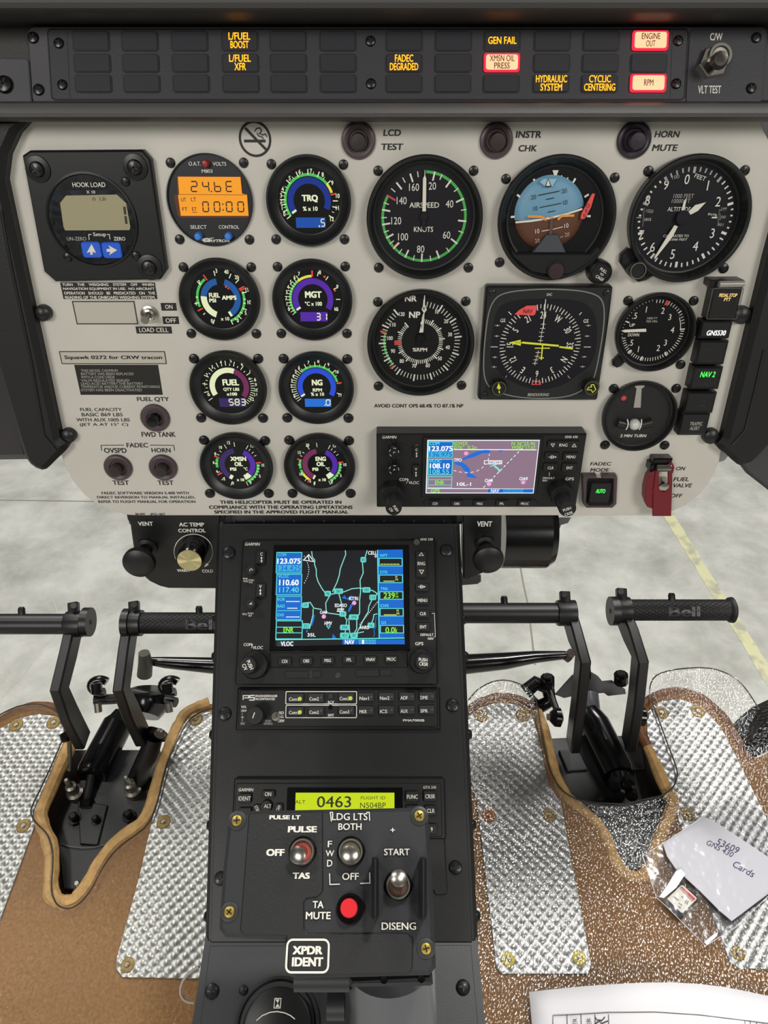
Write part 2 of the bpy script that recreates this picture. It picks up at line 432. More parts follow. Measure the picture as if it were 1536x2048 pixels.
# ================================================================== THE SETTING
def hangar_floor_material():
    m, t, b = nt('hangar_concrete'); MATS['hangar_concrete'] = m
    tc = t.nodes.new('ShaderNodeTexCoord')
    n = t.nodes.new('ShaderNodeTexNoise'); n.inputs['Scale'].default_value = 3.6; n.inputs['Detail'].default_value = 10; n.inputs['Roughness'].default_value = .68
    n.inputs['Distortion'].default_value = .15
    t.links.new(tc.outputs['Object'], n.inputs['Vector'])
    r = t.nodes.new('ShaderNodeValToRGB'); r.color_ramp.elements[0].position = .32; r.color_ramp.elements[1].position = .62
    r.color_ramp.elements[0].color = lin('a3a39b'); r.color_ramp.elements[1].color = lin('cfcfc8')
    t.links.new(n.outputs['Fac'], r.inputs['Fac']); t.links.new(r.outputs['Color'], b.inputs['Base Color'])
    n3 = t.nodes.new('ShaderNodeTexNoise'); n3.inputs['Scale'].default_value = 9; n3.inputs['Detail'].default_value = 6
    t.links.new(tc.outputs['Object'], n3.inputs['Vector'])
    r2 = t.nodes.new('ShaderNodeMapRange'); r2.inputs[3].default_value = .28; r2.inputs[4].default_value = .6
    t.links.new(n3.outputs['Fac'], r2.inputs[0]); t.links.new(r2.outputs[0], b.inputs['Roughness'])
    return m
mb = MB(); mb.box(-9, -9, -.1, 9, 12, 0, hangar_floor_material())
floor = top('floor', mb, 'pale sealed concrete hangar floor seen below the cockpit', 'floor', kind='structure')
def hz(x, y): q = CAM + ray(x, y) * (-CAM.z / ray(x, y).z); return (q.x, q.y)
def worn_yellow():
    m, t, b = nt('worn_yellow_paint')
    tc = t.nodes.new('ShaderNodeTexCoord'); n = t.nodes.new('ShaderNodeTexNoise'); n.inputs['Scale'].default_value = 14; n.inputs['Detail'].default_value = 7
    t.links.new(tc.outputs['Object'], n.inputs['Vector'])
    r = t.nodes.new('ShaderNodeValToRGB'); r.color_ramp.elements[0].position = .36; r.color_ramp.elements[1].position = .5
    r.color_ramp.elements[0].color = lin('b3b29f'); r.color_ramp.elements[1].color = lin('d8d6ac')
    t.links.new(n.outputs['Fac'], r.inputs['Fac']); t.links.new(r.outputs['Color'], b.inputs['Base Color']); b.inputs['Roughness'].default_value = .5
    return m
mb = MB(); a = Vector(hz(1318, 1000)); b_ = Vector(hz(1545, 1365)); dd = (b_ - a).normalized(); q = Vector((-dd.y, dd.x)) * .026
L = []; Rr = []; N = 70
for i in range(N + 1):
    p = a - dd * 1.0 + (b_ - a + dd * 1.5) * (i / N)
    L.append((*(p + q * random.uniform(.86, 1.06)), .0012)); Rr.append((*(p - q * random.uniform(.86, 1.06)), .0012))
mb.add(L + Rr, [(i, i + 1, N + 2 + i, N + 1 + i) for i in range(N)], worn_yellow())
mb.obj('painted_line', floor)['label'] = 'worn yellow painted line on the hangar floor'
mb = MB(); cr = mat('floor_crack', '8b897c', .8)
for pts in (((1040, 1130), (1046, 1165), (1056, 1210), (1062, 1260), (1070, 1330)), ((-30, 1000), (120, 1002), (260, 1004))):
    mb.strip([hz(*p) for p in pts], .006, .0011, cr)
mb.obj('floor_joint', floor)

# chin windows of the cockpit: thin clear bubbles in front of the pedals
def chin(n, x0, x1):
    mb = MB(); nx, ny = 10, 14; vs = []
    for j in range(ny + 1):
        for i in range(nx + 1):
            fx, fy = i / nx, j / ny
            vs.append(P3(x0 + (x1 - x0) * fx, 940 + 700 * fy, 1.36 - .16 * (2 * fx - 1) ** 2 - .16 * fy ** 2))
    mb.add(vs, [(j * (nx + 1) + i, j * (nx + 1) + i + 1, (j + 1) * (nx + 1) + i + 1, (j + 1) * (nx + 1) + i) for j in range(ny) for i in range(nx)], clear('chin_bubble_%d' % n, .012, .1))
    o = mb.obj('window_%d' % n); o['kind'] = 'structure'; return o
w1 = chin(1, -240, 700); w2 = chin(2, 720, 1900)
mb = MB(); scm = mat('scratch_white', 'd8d6c4', .5)
for pts in (((2, 1398), (50, 1345), (88, 1290), (112, 1268)), ((4, 1366), (22, 1336), (36, 1313)), ((108, 1202), (114, 1220), (115, 1230))):
    mb.tube([P3(x, y, 1.17) for x, y in pts], .0006, scm, 6)
sc1 = mb.obj('scratch', w1)

# cabin floor: brown covered panel with a keyhole cut-out at each pair of pedals
cf = Th('cabin_floor', 'brown covered cockpit floor with two keyhole cut-outs for the pedals', 'floor', CABIN, 768, 1800, kind='structure')
FLOOR_PX = [(-160, 2250), (-160, 1540), (-60, 1470), (0, 1443), (38, 1420), (76, 1412), (117, 1415), (135, 1440), (139, 1490), (82, 1619), (80, 1641), (106, 1700), (100, 1784), (112, 1803), (135, 1808), (153, 1800), (175, 1775), (200, 1725), (231, 1684), (300, 1640), (325, 1530), (343, 1487), (354, 1460), (369, 1431), (393, 1416), (419, 1408), (500, 1400), (860, 1400), (915, 1432), (939, 1425), (954, 1407), (995, 1394), (1037, 1398), (1074, 1423), (1090, 1465), (1107, 1547), (1132, 1597), (1165, 1622), (1206, 1659), (1231, 1730), (1252, 1752), (1275, 1757), (1289, 1752), (1306, 1730), (1313, 1690), (1352, 1605), (1335, 1585), (1297, 1494), (1277, 1456), (1285, 1411), (1314, 1390), (1364, 1382), (1409, 1398), (1451, 1440), (1484, 1502), (1500, 1522), (1560, 1495), (1750, 1420), (1750, 2250)]
mb = MB(); cf.PX(mb, FLOOR_PX, -14, 0, BROWN); cf.part(mb, 'floor_panel')
def trim(pts, r, m, h=-4):
    mb = MB(); P = [Vector((*cf.p(x, y, h), h * .001)) for x, y in pts]
    Q = [P[0]]
    for i in range(len(P) - 1):
        for f in (.25, .5, .75, 1): Q.append(P[i].lerp(P[i + 1], f))
    for _ in range(2): Q = [Q[0]] + [(Q[i - 1] + Q[i] * 2 + Q[i + 1]) / 4 for i in range(1, len(Q) - 1)] + [Q[-1]]
    mb.tube(Q, [r * random.uniform(.9, 1.1) for _ in Q], m, 10); cf.part(mb, 'edge_trim')
trim(FLOOR_PX[8:26], .0085, TAN); trim(FLOOR_PX[2:9], .0065, BROWND)
trim(FLOOR_PX[33:48], .0075, TAN); trim(FLOOR_PX[28:34], .0065, BROWND); trim(FLOOR_PX[47:56], .0065, BROWND)
# black wells under the cut-outs
def tread():
    m, t, b = nt('embossed_aluminium')
    tc = t.nodes.new('ShaderNodeTexCoord'); mp = t.nodes.new('ShaderNodeMapping'); mp.inputs['Rotation'].default_value = (0, 0, R(45)); mp.inputs['Scale'].default_value = (1, 1, 0)
    v = t.nodes.new('ShaderNodeTexVoronoi'); v.inputs['Scale'].default_value = 118; v.inputs['Randomness'].default_value = .12; v.feature = 'SMOOTH_F1'
    t.links.new(tc.outputs['Object'], mp.inputs['Vector']); t.links.new(mp.outputs[0], v.inputs['Vector'])
    bp = t.nodes.new('ShaderNodeBump'); bp.inputs['Strength'].default_value = 1; bp.inputs['Distance'].default_value = .0022; bp.invert = True
    t.links.new(v.outputs['Distance'], bp.inputs['Height']); t.links.new(bp.outputs['Normal'], b.inputs['Normal'])
    b.inputs['Base Color'].default_value = lin('a2a2a3'); b.inputs['Metallic'].default_value = .85; b.inputs['Roughness'].default_value = .36
    return m
ALU = tread()
WASH = mat('stained_grommet', '8d7440', .5, .4, var=.35, vs=300); LIME = mat('zinc_grommet', 'b5a648', .5, .4, var=.35, vs=400); COPR = mat('rusty_grommet', 'a5673a', .5, .4, var=.35, vs=300)
def plate(label, pts, spots):
    t = Th('tread_plate', label, 'tread plate', CABIN, *pts[len(pts) // 2], group=None)
    mb = MB(); t.PX(mb, pts, 0.2, 2, ALU, .4); t.part(mb, 'plate')
    for x, y, m in spots:
        g = MB(); t.L(g, x, y, [(14, 2), (13, 3), (9, 3.4), (6, 3.2), (5, 2.6), (.1, 2.6)], m, 24)
        go = t.part(g, 'grommet')
        s2 = MB(); t.L(s2, x, y, [(5, 2.6), (4.4, 3.4), (.1, 3.5)], NICK, 14)
        for an in (20, 110):
            c = t.p(x, y, 3.6); d = Vector((math.cos(R(an)), math.sin(R(an)))) * .002
            s2.strip([c - d, c + d], .0006, .0036, mat('slot_black', '050505'))
        s2.obj('grommet_screw', go)
    return t
plate('embossed aluminium tread plate at the far left edge, left of the left pedals', [(-90, 1500), (0, 1457), (35, 1437), (75, 1427), (112, 1432), (127, 1455), (131, 1490), (80, 1625), (66, 1660), (0, 1840), (-90, 2080)], [(33, 1452, WASH), (108, 1447, WASH), (48, 1653, WASH)])
plate('embossed aluminium tread plate between the left pedals and the pedestal', [(450, 1420), (385, 1427), (365, 1452), (348, 1490), (332, 1540), (303, 1644), (278, 1753), (233, 1915), (232, 1938), (245, 1955), (470, 1958)], [(392, 1440, WASH), (328, 1645, WASH), (256, 1931, WASH)])
plate('embossed aluminium tread plate right of the pedestal, with a rusty washer', [(910, 1440), (940, 1432), (960, 1415), (998, 1404), (1036, 1409), (1066, 1432), (1083, 1500), (1098, 1570), (1122, 1605), (1183, 1930), (1176, 1948), (1006, 1948), (993, 1938), (954, 1605)], [(962, 1433, WASH), (1045, 1432, WASH), (977, 1632, COPR), (1098, 1632, WASH), (1016, 1920, LIME), (1158, 1917, LIME)])
plate('embossed aluminium tread plate under the clear bag at the right', [(1293, 1425), (1318, 1403), (1358, 1397), (1405, 1413), (1444, 1458), (1478, 1523), (1560, 1690), (1640, 1940), (1478, 1937), (1459, 1923), (1357, 1640), (1336, 1570), (1295, 1470)], [(1322, 1427, WASH), (1395, 1424, WASH), (1375, 1630, WASH), (1475, 1908, WASH)])

well = Th('pedal_well_plate', 'black base plate in the left cut-out under the left pair of pedals', 'base plate', CABIN, 200, 1600)
mb = MB(); well.PX(mb, [(150, 1500), (320, 1500), (322, 1530), (300, 1640), (231, 1690), (170, 1790), (120, 1800), (100, 1780), (108, 1700), (80, 1640), (85, 1610)], -36, -30, BASEB); well.part(mb, 'plate')
mb = MB(); well.PX(mb, [(155, 1600), (215, 1610), (195, 1690), (160, 1688)], -30, -27, BASEB, 1); well.part(mb, 'stiffener')
mb = MB(); well.PX(mb, [(118, 1688), (160, 1696), (214, 1690), (178, 1770), (150, 1780), (128, 1775)], -30, -24, mat('grey_black_plate', '1f2022', .5), 1); well.part(mb, 'tongue')
mb = MB(); well.LN(mb, [(119, 1686), (140, 1693), (165, 1696), (190, 1694), (214, 1688)], 2.2, -22, EDGE); well.part(mb, 'plate_lip')
for x, y, sz in ((135, 1618, 14), (246, 1613, 14), (180, 1622, 11), (143, 1755, 11)):
    g = MB(); well.L(g, x, y, [(sz, -30), (sz, -26), (sz * .62, -26), (sz * .62, -20), (sz * .4, -18), (.1, -18)], GLOSS if y < 1700 else NICK, 8); well.part(g, 'bolt')
for x, y in ((138, 1568), (256, 1563)):
    g = MB(); well.L(g, x, y, [(17, -30), (17, -22), (11, -20), (11, -6), (6, -4), (5, 10), (3, 12), (.1, 12)], NICK, 14); well.part(g, 'stud', label='bright upright stud with nut')
well2 = Th('pedal_well_plate', 'black base plate in the right cut-out under the right pair of pedals', 'base plate', CABIN, 1220, 1550)
mb = MB(); well2.PX(mb, [(1100, 1477), (1283, 1470), (1345, 1596), (1310, 1640), (1160, 1625), (1125, 1590)], -36, -30, BASEB); well2.part(mb, 'plate')
for pts in ([(1118, 1500), (1158, 1500), (1176, 1538), (1135, 1541)], [(1250, 1493), (1284, 1493), (1291, 1536), (1252, 1540)]):
    mb = MB(); well2.PX(mb, pts, -30, -26, mat('grey_black_plate', '1f2022', .5), 1); well2.part(mb, 'pad')
mb = MB(); well2.PX(mb, [(1130, 1588), (1190, 1604), (1250, 1606), (1320, 1590), (1338, 1600), (1308, 1690), (1300, 1722), (1280, 1745), (1250, 1742), (1234, 1715), (1205, 1655)], -26, -14, FUN, 3); well2.part(mb, 'embossed_cover', label='glossy embossed black cover tapering to the rear')
mb = MB(); well2.LN(mb, [(1132, 1590), (1190, 1606), (1250, 1608), (1318, 1592)], 2.2, -13.5, EDGE); well2.part(mb, 'cover_lip')
mb = MB(); well2.PX(mb, [(1248, 1742), (1282, 1745), (1290, 1765), (1270, 1772), (1250, 1764)], -20, -15, FUN, 1); well2.part(mb, 'cover_tail')

def sheet(label, pts, m, rim):
    t = Th('clear_floor_guard', label, 'floor guard', CABIN, *pts[0]); mb = MB(); t.PX(mb, pts, 5, 7, m); t.part(mb, 'sheet')
    mb = MB(); P = [Vector((*t.p(x, y, 6), .006)) for x, y in rim]; Q = [P[0]]
    for i in range(len(P) - 1):
        for f in (.25, .5, .75, 1): Q.append(P[i].lerp(P[i + 1], f))
    for _ in range(3): Q = [Q[0]] + [(Q[i - 1] + Q[i] * 2 + Q[i + 1]) / 4 for i in range(1, len(Q) - 1)] + [Q[-1]]
    mb.tube(Q, .0009, EDGE, 8); t.part(mb, 'cut_edge'); return t
rimR = [(937, 1400), (955, 1378), (985, 1362), (1016, 1359), (1053, 1373), (1074, 1398), (1082, 1465), (1099, 1547), (1132, 1592), (1190, 1611), (1250, 1612), (1314, 1597), (1347, 1577), (1358, 1547), (1339, 1498), (1310, 1419), (1296, 1382), (1308, 1349), (1355, 1337), (1422, 1334), (1471, 1353), (1496, 1382), (1534, 1444), (1580, 1530)]
sheet('clear embossed floor guard over the right floor, notched around the right pedals', [(905, 1470)] + rimR + [(1700, 1800), (1700, 2250), (880, 2250)], EMBO, rimR)
rimL = [(-70, 1475), (0, 1428), (40, 1410), (85, 1406), (122, 1428), (135, 1455), (117, 1500), (79, 1583), (58, 1622), (70, 1645), (97, 1668), (108, 1712), (101, 1784), (114, 1812), (137, 1819), (160, 1808), (185, 1776), (208, 1728), (240, 1690), (306, 1648), (331, 1535), (350, 1490), (375, 1440), (400, 1424), (440, 1412)]
sheet('smooth clear floor guard over the left floor, notched around the left pedals', rimL + [(455, 1600), (420, 2250), (-150, 2250), (-150, 1540)], ACRY, rimL)

# ================================================================== GLARESHIELD AND WARNING PANEL
prof = [(244, .440), (243, .430), (240, .425), (234, .421), (226, .420), (217, .421), (210, .424), (206, .430), (203, .4405), (200, .448), (52, .4405), (47, .436), (40, .426), (33, .419), (29, .414), (24, .410), (16, .407), (5, .405), (-12, .404), (-60, .404), (-64, .52), (244, .52)]
mb = MB(); sec = [P3(768, y, z) for y, z in prof]
rings = [[Vector((x, p.y, p.z)) for p in sec] for x in (-.36, .40)]
mb.loft(rings, HOOD); gl = top('glareshield', mb, 'dark textured glareshield hood framing the row of warning lights', 'glareshield')
def bm_world(pts3, m, th):  # small helper not tied to a plane
    mb = MB(); mb.loft([pts3, [p + th for p in pts3]], m); return mb

ann = Th('warning_light_panel', 'charcoal warning light panel with orange and red lit legends under the hood', 'warning panel', ANN, 720, 130)
mb = MB()
ann.B(mb, 60, 53, 1530, 211, -1, 1.6, CHAR, 14, .5); ann.part(mb, 'faceplate')
mb = MB(); ann.B(mb, -60, 116, 60, 216, -1, 2.4, CHAR, 8, .6); ann.part(mb, 'end_plate')
mb = MB(); ann.B(mb, 1376, 58, 1528, 206, 1.6, 2.6, CHAR2, 8, .3); ann.part(mb, 'test_plate')
mb = MB(); ann.B(mb, 100, 59, 1372, 199, 1.6, 2.4, CHAR2, 8, .3); ann.FR(mb, 99, 58, 1373, 200, 2.5, 1.9, INK, 8)
ann.LN(mb, [(134, 62), (140, 196)], 1.5, 2.45, INK); ann.LN(mb, [(1345, 62), (1340, 196)], 1.5, 2.45, INK); ann.part(mb, 'legend_frame')
cols = [185, 282, 381, 481, 577, 676, 808, 906, 1003, 1103, 1200, 1297]
rows = [(83, 37), (127, 35), (168, 34)]
LIT = {(3, 0): 'a', (3, 1): 'a', (6, 1): 'a', (8, 0): 'a', (8, 1): 'r', (9, 2): 'a', (10, 2): 'a', (11, 0): 'r', (11, 2): 'r'}
TXT = {(3, 0): ['L/FUEL', 'BOOST'], (3, 1): ['L/FUEL', 'XFR'], (6, 1): ['FADEC', 'DEGRADED'], (8, 0): ['GEN FAIL'], (8, 1): ['XMSN OIL', 'PRESS'], (9, 2): ['HYDRAULIC', 'SYSTEM'], (10, 2): ['CYCLIC', 'CENTERING'], (11, 0): ['ENGINE', 'OUT'], (11, 2): ['RPM']}
TILEF = mat('tile_frame', '26262a', .45)
for i, cx in enumerate(cols):
    u = ann.p(cx, 127, 2.4).x
    for j, (cy, hp) in enumerate(rows):
        c = ann.p(768, cy, 2.4); kk = ann.k(768, cy, 2.4); wv, hv = 37 * kk, hp / 2 * kk
        mb = MB(); lit = LIT.get((i, j)); v0 = c.y
        mb.prism(rrect(u - wv, v0 - hv, u + wv, v0 + hv, 6 * kk), .0024, .0030, TILEF)
        if lit == 'r':
            mb.prism(rrect(u - wv * .97, v0 - hv * .97, u + wv * .97, v0 + hv * .97, 5 * kk), .003, .0042, E_RO, .0003)
            mb.flat(rrect(u - wv * .86, v0 - hv * .80, u + wv * .86, v0 + hv * .80, 5 * kk), .0043, E_RC)
        else: mb.prism(rrect(u - wv * .95, v0 - hv * .93, u + wv * .95, v0 + hv * .93, 5 * kk), .003, .0036, TILE, .0003)
        o = ann.part(mb, 'legend_tile', label={'a': 'tile with a lit orange legend', 'r': 'red lit tile with a dark legend'}.get(lit))
        ls = TXT.get((i, j))
        if ls:
            tb = MB(); n = len(ls); lh = 13.5 if lit == 'r' else 15.5
            for q, sx in enumerate(ls):
                yy = (n - 1) / 2 * lh - q * lh; wd = min(62, 6.7 * len(sx) + 3) if lit == 'a' else 6.2 * len(sx)
                vs, fs, ax, ay, bx, by = text_mesh(sx, .015)
                ann._t(tb, vs, fs, ax, ay, bx, by, u, v0 + yy * kk, wd * kk, (lh - 2) * kk, 4.6 if lit == 'r' else 3.9, E_RT if lit == 'r' else E_ANT, 0, 0)
            tb.obj('legend', o)
ann.screws([(67, 76), (78, 180)], 11, SCR, 1.6, 'plate_screw'); ann.screws([(10, 170)], 17, SCR, 2.4, 'plate_screw')
ann.screws([(118, 87), (125, 170), (741, 83), (742, 168), (1356, 82), (1352, 168)], 10, SCR, 2.4, 'frame_screw')
ann.screws([(1512, 76), (1502, 177)], 10, SCR, 2.6, 'plate_screw')
mb = MB(); ann.T(mb, 'C/W', 1420, 66, 1445, 81, 2.8, WHITE, .02); ann.part(mb, 'caption'); mb = MB(); ann.T(mb, 'VLT TEST', 1396, 171, 1442, 187, 2.8, WHITE, .02); ann.part(mb, 'caption')
sw = Th('test_toggle_switch', 'steel toggle switch between the C/W and test lettering at top right', 'switch', ANN, 1430, 122)
mb = MB(); c = sw.p(1430, 122, 6); kk = sw.k(1430, 122)
mb.prism([(c.x + 31 * kk * math.cos(R(a + 10)), c.y + 31 * kk * math.sin(R(a + 10))) for a in range(0, 360, 60)], .0026, .006, STEEL, .0006); sw.part(mb, 'hex_nut')
mb = MB(); sw.L(mb, 1430, 122, [(22, 6), (22, 8), (17, 8), (15, 7), (.1, 6.6)], NICK, 30); sw.part(mb, 'bushing')
mb = MB(); cc = Vector((c.x, c.y, .006)); e1, e2 = sw.p(1437, 121, 14), sw.p(1439, 121, 18); mb.tube([cc, (e1.x, e1.y, .014), (e2.x, e2.y, .018), (e2.x, e2.y, .0195)], [.0034, .0042, .0050, .0036], mat('dark_lever', '6a6662', .3, .8)); sw.part(mb, 'lever')

# ================================================================== INSTRUMENT PANEL
pn = Th('instrument_panel', 'pale grey instrument panel carrying all the dials and printed placards', 'instrument panel', PANEL, 768, 640)
PAN = [(1515, 225), (1528, 262), (1548, 300), (1562, 360), (1562, 420), (1536, 518), (1449, 876), (1442, 902), (1438, 923), (1429, 945), (1417, 967), (1399, 989), (1370, 1011), (1346, 1022), (1322, 1028), (1298, 1031), (276, 1031), (254, 1030), (224, 1021), (191, 1006), (172, 992), (157, 976), (145, 960), (136, 943), (129, 928), (123, 911), (114, 878), (13, 407), (4, 370), (3, 340), (10, 300), (26, 271), (53, 245), (70, 225)]
mb = MB(); pn.PX(mb, PAN, -2.5, 0, GREY, .4); pn.part(mb, 'panel_plate')
for x, y, r in ((90, 624, 16), (140, 868, 15), (1479, 628, 18), (1418, 869, 16)):
    mb = MB(); pn.L(mb, x, y, [(r, 0), (r, 3), (r * .9, 5.5), (r * .5, 7), (.1, 7.2)], BEZ, 28); pn.part(mb, 'dome_plug')
mb = MB(); b1 = .03
def pt(s, x0, y0, x1, y1, bold=.02, shear=0): pn.T(mb, s, x0, y0, x1, y1, .25, INK, bold, shear)
def done(name='caption'):
    global mb
    pn.part(mb, name); mb = MB()
pt('LCD', 767, 259, 802, 272, b1, .1); pt('TEST', 762, 287, 806, 300, b1, .1)
done()
pt('INSTR', 1032, 262, 1083, 276, b1, .1); pt('CHK', 1037, 290, 1074, 303, b1, .1)
done()
pt('HORN', 1310, 262, 1359, 275, b1, .12); pt('MUTE', 1305, 289, 1355, 302, b1, .12)
done()
pt('FUEL QTY', 274, 794, 338, 804); pt('FWD TANK', 283, 864, 351, 874); done(); pt('FADEC', 253, 886, 296, 895)
pt('OVSPD', 208, 896, 253, 906); pt('HORN', 303, 896, 341, 905); pt('TEST', 225, 961, 258, 970); pt('TEST', 315, 961, 347, 970)
crop(60, 680, 4.267)
pn.LN(mb, [(612, 945), (606, 900), (802, 898)], 6, .25, INK); pn.LN(mb, [(1024, 898), (1226, 900), (1234, 945)], 6, .25, INK)
done()
for s, a in (('FUEL CAPACITY', (428, 580, 782, 608)), ('BASIC 869 LBS', (440, 622, 790, 652)), ('WITH AUX 1005 LBS', (395, 667, 850, 696)), ('(JET A AT 15\u00b0 C)', (425, 708, 838, 740))): pt(s, *a, .015)
done()
for s, a in (('FADEC SOFTWARE VERSION 5.400 WITH', (610, 1295, 1355, 1318)), ('DIRECT REVERSION TO MANUAL INSTALLED,', (572, 1332, 1408, 1356)), ('REFER TO FLIGHT MANUAL FOR OPERATION', (582, 1369, 1410, 1391))): pt(s, *a, .02)
done()
pt('BHPF    IPO-407', 900, 1478, 1155, 1496, .02)
done(); crop(360, 680, 4.042)
for s, a in (('THIS HELICOPTER MUST BE OPERATED IN', (322, 1298, 1305, 1325)), ('COMPLIANCE WITH THE OPERATING LIMITATIONS', (234, 1338, 1395, 1366)), ('SPECIFIED IN THE APPROVED FLIGHT MANUAL', (277, 1378, 1362, 1404))): pt(s, *a, .035)
done(); crop(710, 290, 3.793); pt('AVOID CONT OPS 68.4% TO 87.1% NP', 145, 1965, 822, 1992, .03)
crop(1140, 880, 3.879)
done()
pt('FADEC', 160, 172, 320, 198, .02, .12); pt('MODE', 160, 219, 303, 247, .02, .12)
done(); pt('ON', 824, 207, 892, 236, .02, .15); pt('FUEL', 806, 290, 926, 320, .02, .15); pt('VALVE', 798, 338, 946, 368, .02, .15); pt('OFF', 780, 418, 870, 447, .02, .15)
done(); crop(0, 0, 1)
cx, cy = 510, 278
c = pn.p(cx, cy, .25); kk = pn.k(cx, cy, .25)
mb.arc(28 * kk, 32.5 * kk, 0, 360, .00025, INK, c, 40)
pn.LN(mb, [(490, 256), (533, 300)], 5, .25, INK); pn.LN(mb, [(488, 282), (531, 282)], 5, .27, INK)
pn.LN(mb, [(509, 263), (513, 257), (520, 256), (523, 262), (519, 267), (525, 270), (531, 268), (534, 274)], 2, .25, INK)
pn.LN(mb, [(514, 266), (517, 272), (524, 274), (527, 278)], 2, .25, INK)
pn.part(mb, 'no_smoking_symbol')

def placard(label, x0, y0, x1, y1, face, lines, ink, frame=None, cat='placard', group=None):
    t = Th('placard', label, cat, PANEL, (x0 + x1) / 2, (y0 + y1) / 2, group=group)
    mb = MB(); t.B(mb, x0, y0, x1, y1, 0, .3, face); t.part(mb, 'backing')
    mb = MB()
    if frame: t.FR(mb, x0, y0, x1, y1, frame, .4, INK)
    for l in lines: t.T(mb, l[0], *l[1:5], .42, ink, l[5] if len(l) > 5 else .012)
    if mb.v: t.part(mb, 'print')
    return t
PBLK = mat('placard_black', '17130f', .5); PGREY = mat('placard_grey', 'b9b4a8', .5)
crop(0, 230, 2.954)
placard('black placard with four lines about the weighing system, under the square gauge', 365, 990, 922, 1088, PBLK, [('TURN    THE    WEIGHING    SYSTEM    OFF    WHEN', 368, 994, 908, 1010, .02), ('NAVIGATION EQUIPMENT IN USE.  NO AIRCRAFT', 373, 1019, 914, 1036, .02), ('OPERATION   SHOULD   BE   PREDICATED   ON   THE', 378, 1044, 916, 1061, .02), ('READING OF THE ONBOARD WEIGHING SYSTEM.', 384, 1069, 918, 1086, .02)], WHITE)
placard('blank grey placard with a black outline beside the load cell toggle', 442, 1102, 802, 1234, PGREY, [], INK, 6)
placard('small black ON placard right of the load cell toggle', 952, 1111, 1042, 1156, PBLK, [('ON', 975, 1121, 1019, 1146)], WHITE)
placard('small black OFF placard right of the load cell toggle', 962, 1191, 1056, 1235, PBLK, [('OFF', 978, 1201, 1040, 1227)], WHITE)
placard('black LOAD CELL placard below the load cell toggle', 804, 1250, 1014, 1291, PBLK, [('LOAD CELL', 822, 1257, 994, 1283)], WHITE)
crop(60, 680, 4.267)
placard('framed grey placard with the squawk code for approach control', 262, 100, 1155, 202, PGREY, [('Squawk 0272 for CRW tracon', 295, 133, 1128, 172, .03)], INK, 7)
placard('black placard of seven lines about the replaced battery', 405, 213, 1112, 468, PBLK, [(s, 435, y, x1, y + 22) for s, y, x1 in (('THIS NICKEL CADMIUM', 250, 748), ('BATTERY HAS BEEN REPLACED', 278, 885), ('WITH A CONCORDE', 306, 722), ('VALVE REGULATED SEALED', 334, 848), ('LEAD-ACID BATTERY.THE BATTERY', 361, 965), ('TEMPERATUR AND/OR CURRENT MONITORING', 388, 1108), ('SYSTEM HAS BEEN DEACTIVATED', 416, 955))], WHITED)
crop(0, 0, 1)
# push buttons in plum grommets
def button(label, cx, cy, r, rb, cap, ring=PLUM):
    t = Th('push_button', label, 'button', PANEL, cx, cy)
    mb = MB(); t.L(mb, cx, cy, [(r, 0), (r, 1.6), (r * .95, 2.6), (r * .82, 3), (rb * 1.35, 2.2), (rb * 1.25, 1)], ring, 40); t.part(mb, 'grommet')
    mb = MB(); t.L(mb, cx, cy, [(rb, .5), (rb, 8.5), (rb * .88, 9.5), (.1, 9.7)], cap, 30); t.part(mb, 'button_cap')
button('plum push button left of the LCD TEST lettering', 717, 281, 34, 15, BRN)
button('plum push button left of the INSTR CHK lettering', 992, 281, 33, 16, BRN)
button('dark violet push button left of the HORN MUTE lettering', 1267, 280, 34, 16, PLUMD, PLUMD)
button('plum push button between FUEL QTY and FWD TANK lettering', 311, 835, 29, 12, GLOSS)
button('plum push button under the OVSPD lettering', 237, 934, 28, 12, BRN)
button('plum push button under the HORN lettering, right of the overspeed button', 327, 934, 28, 12, BRN)
# load cell toggle
t = Th('load_cell_toggle_switch', 'small steel toggle switch beside the ON and OFF placards', 'switch', PANEL, 300, 628)
mb = MB(); t.L(mb, 300, 628, [(17, 0), (17, 2), (13, 2.4), (12, 4.5), (8, 5), (7, 3), (.1, 3)], STEEL, 26); t.part(mb, 'nut')
mb = MB(); c = t.p(299, 627, 3); mb.tube([(c.x, c.y, .003), (c.x - .0002, c.y - .001, .008), (c.x - .0004, c.y - .002, .014)], [.0016, .0018, .0028], NICK); t.part(mb, 'lever')

# side pads of the panel
def pad(label, pts, crease, h0=-26, h1=11):
    t = Th('panel_side_pad', label, 'side pad', PANEL, *pts[0]); mb = MB(); t.PX(mb, pts, h0, h1, PAD, 4); t.part(mb, 'pad')
    mb = MB(); P = [Vector((*t.p(x, y, h1), h1 * .001)) for x, y in crease]; mb.tube(P, .0011, PAD, 8); t.part(mb, 'seam'); return t
pad('black rubber side pad along the left edge of the panel', [(58, 236), (30, 266), (10, 310), (4, 360), (14, 407), (116, 878), (121, 885), (130, 890), (132, 897), (127, 906), (110, 922), (97, 935), (89, 942), (80, 944), (68, 940), (57, 932), (49, 921), (42, 904), (0, 765), (-60, 560), (-80, 236)], [(2, 420), (20, 520), (62, 720), (88, 870), (112, 900)])
pad('black rubber side pad along the right edge of the panel', [(1600, 236), (1570, 400), (1538, 518), (1450, 876), (1446, 883), (1440, 889), (1438, 896), (1443, 903), (1455, 911), (1467, 923), (1478, 932), (1487, 936), (1498, 935), (1508, 930), (1522, 915), (1545, 890), (1650, 850), (1680, 236)], [(1528, 700), (1510, 780), (1490, 860), (1464, 890)])
mb = bm_world([P3(-90, 300, .60), P3(-10, 300, .60), P3(8, 700, .61), P3(46, 909, .62), P3(-90, 911, .62)], mat('dark_brown_trim', '191312', .6), FW * .05)
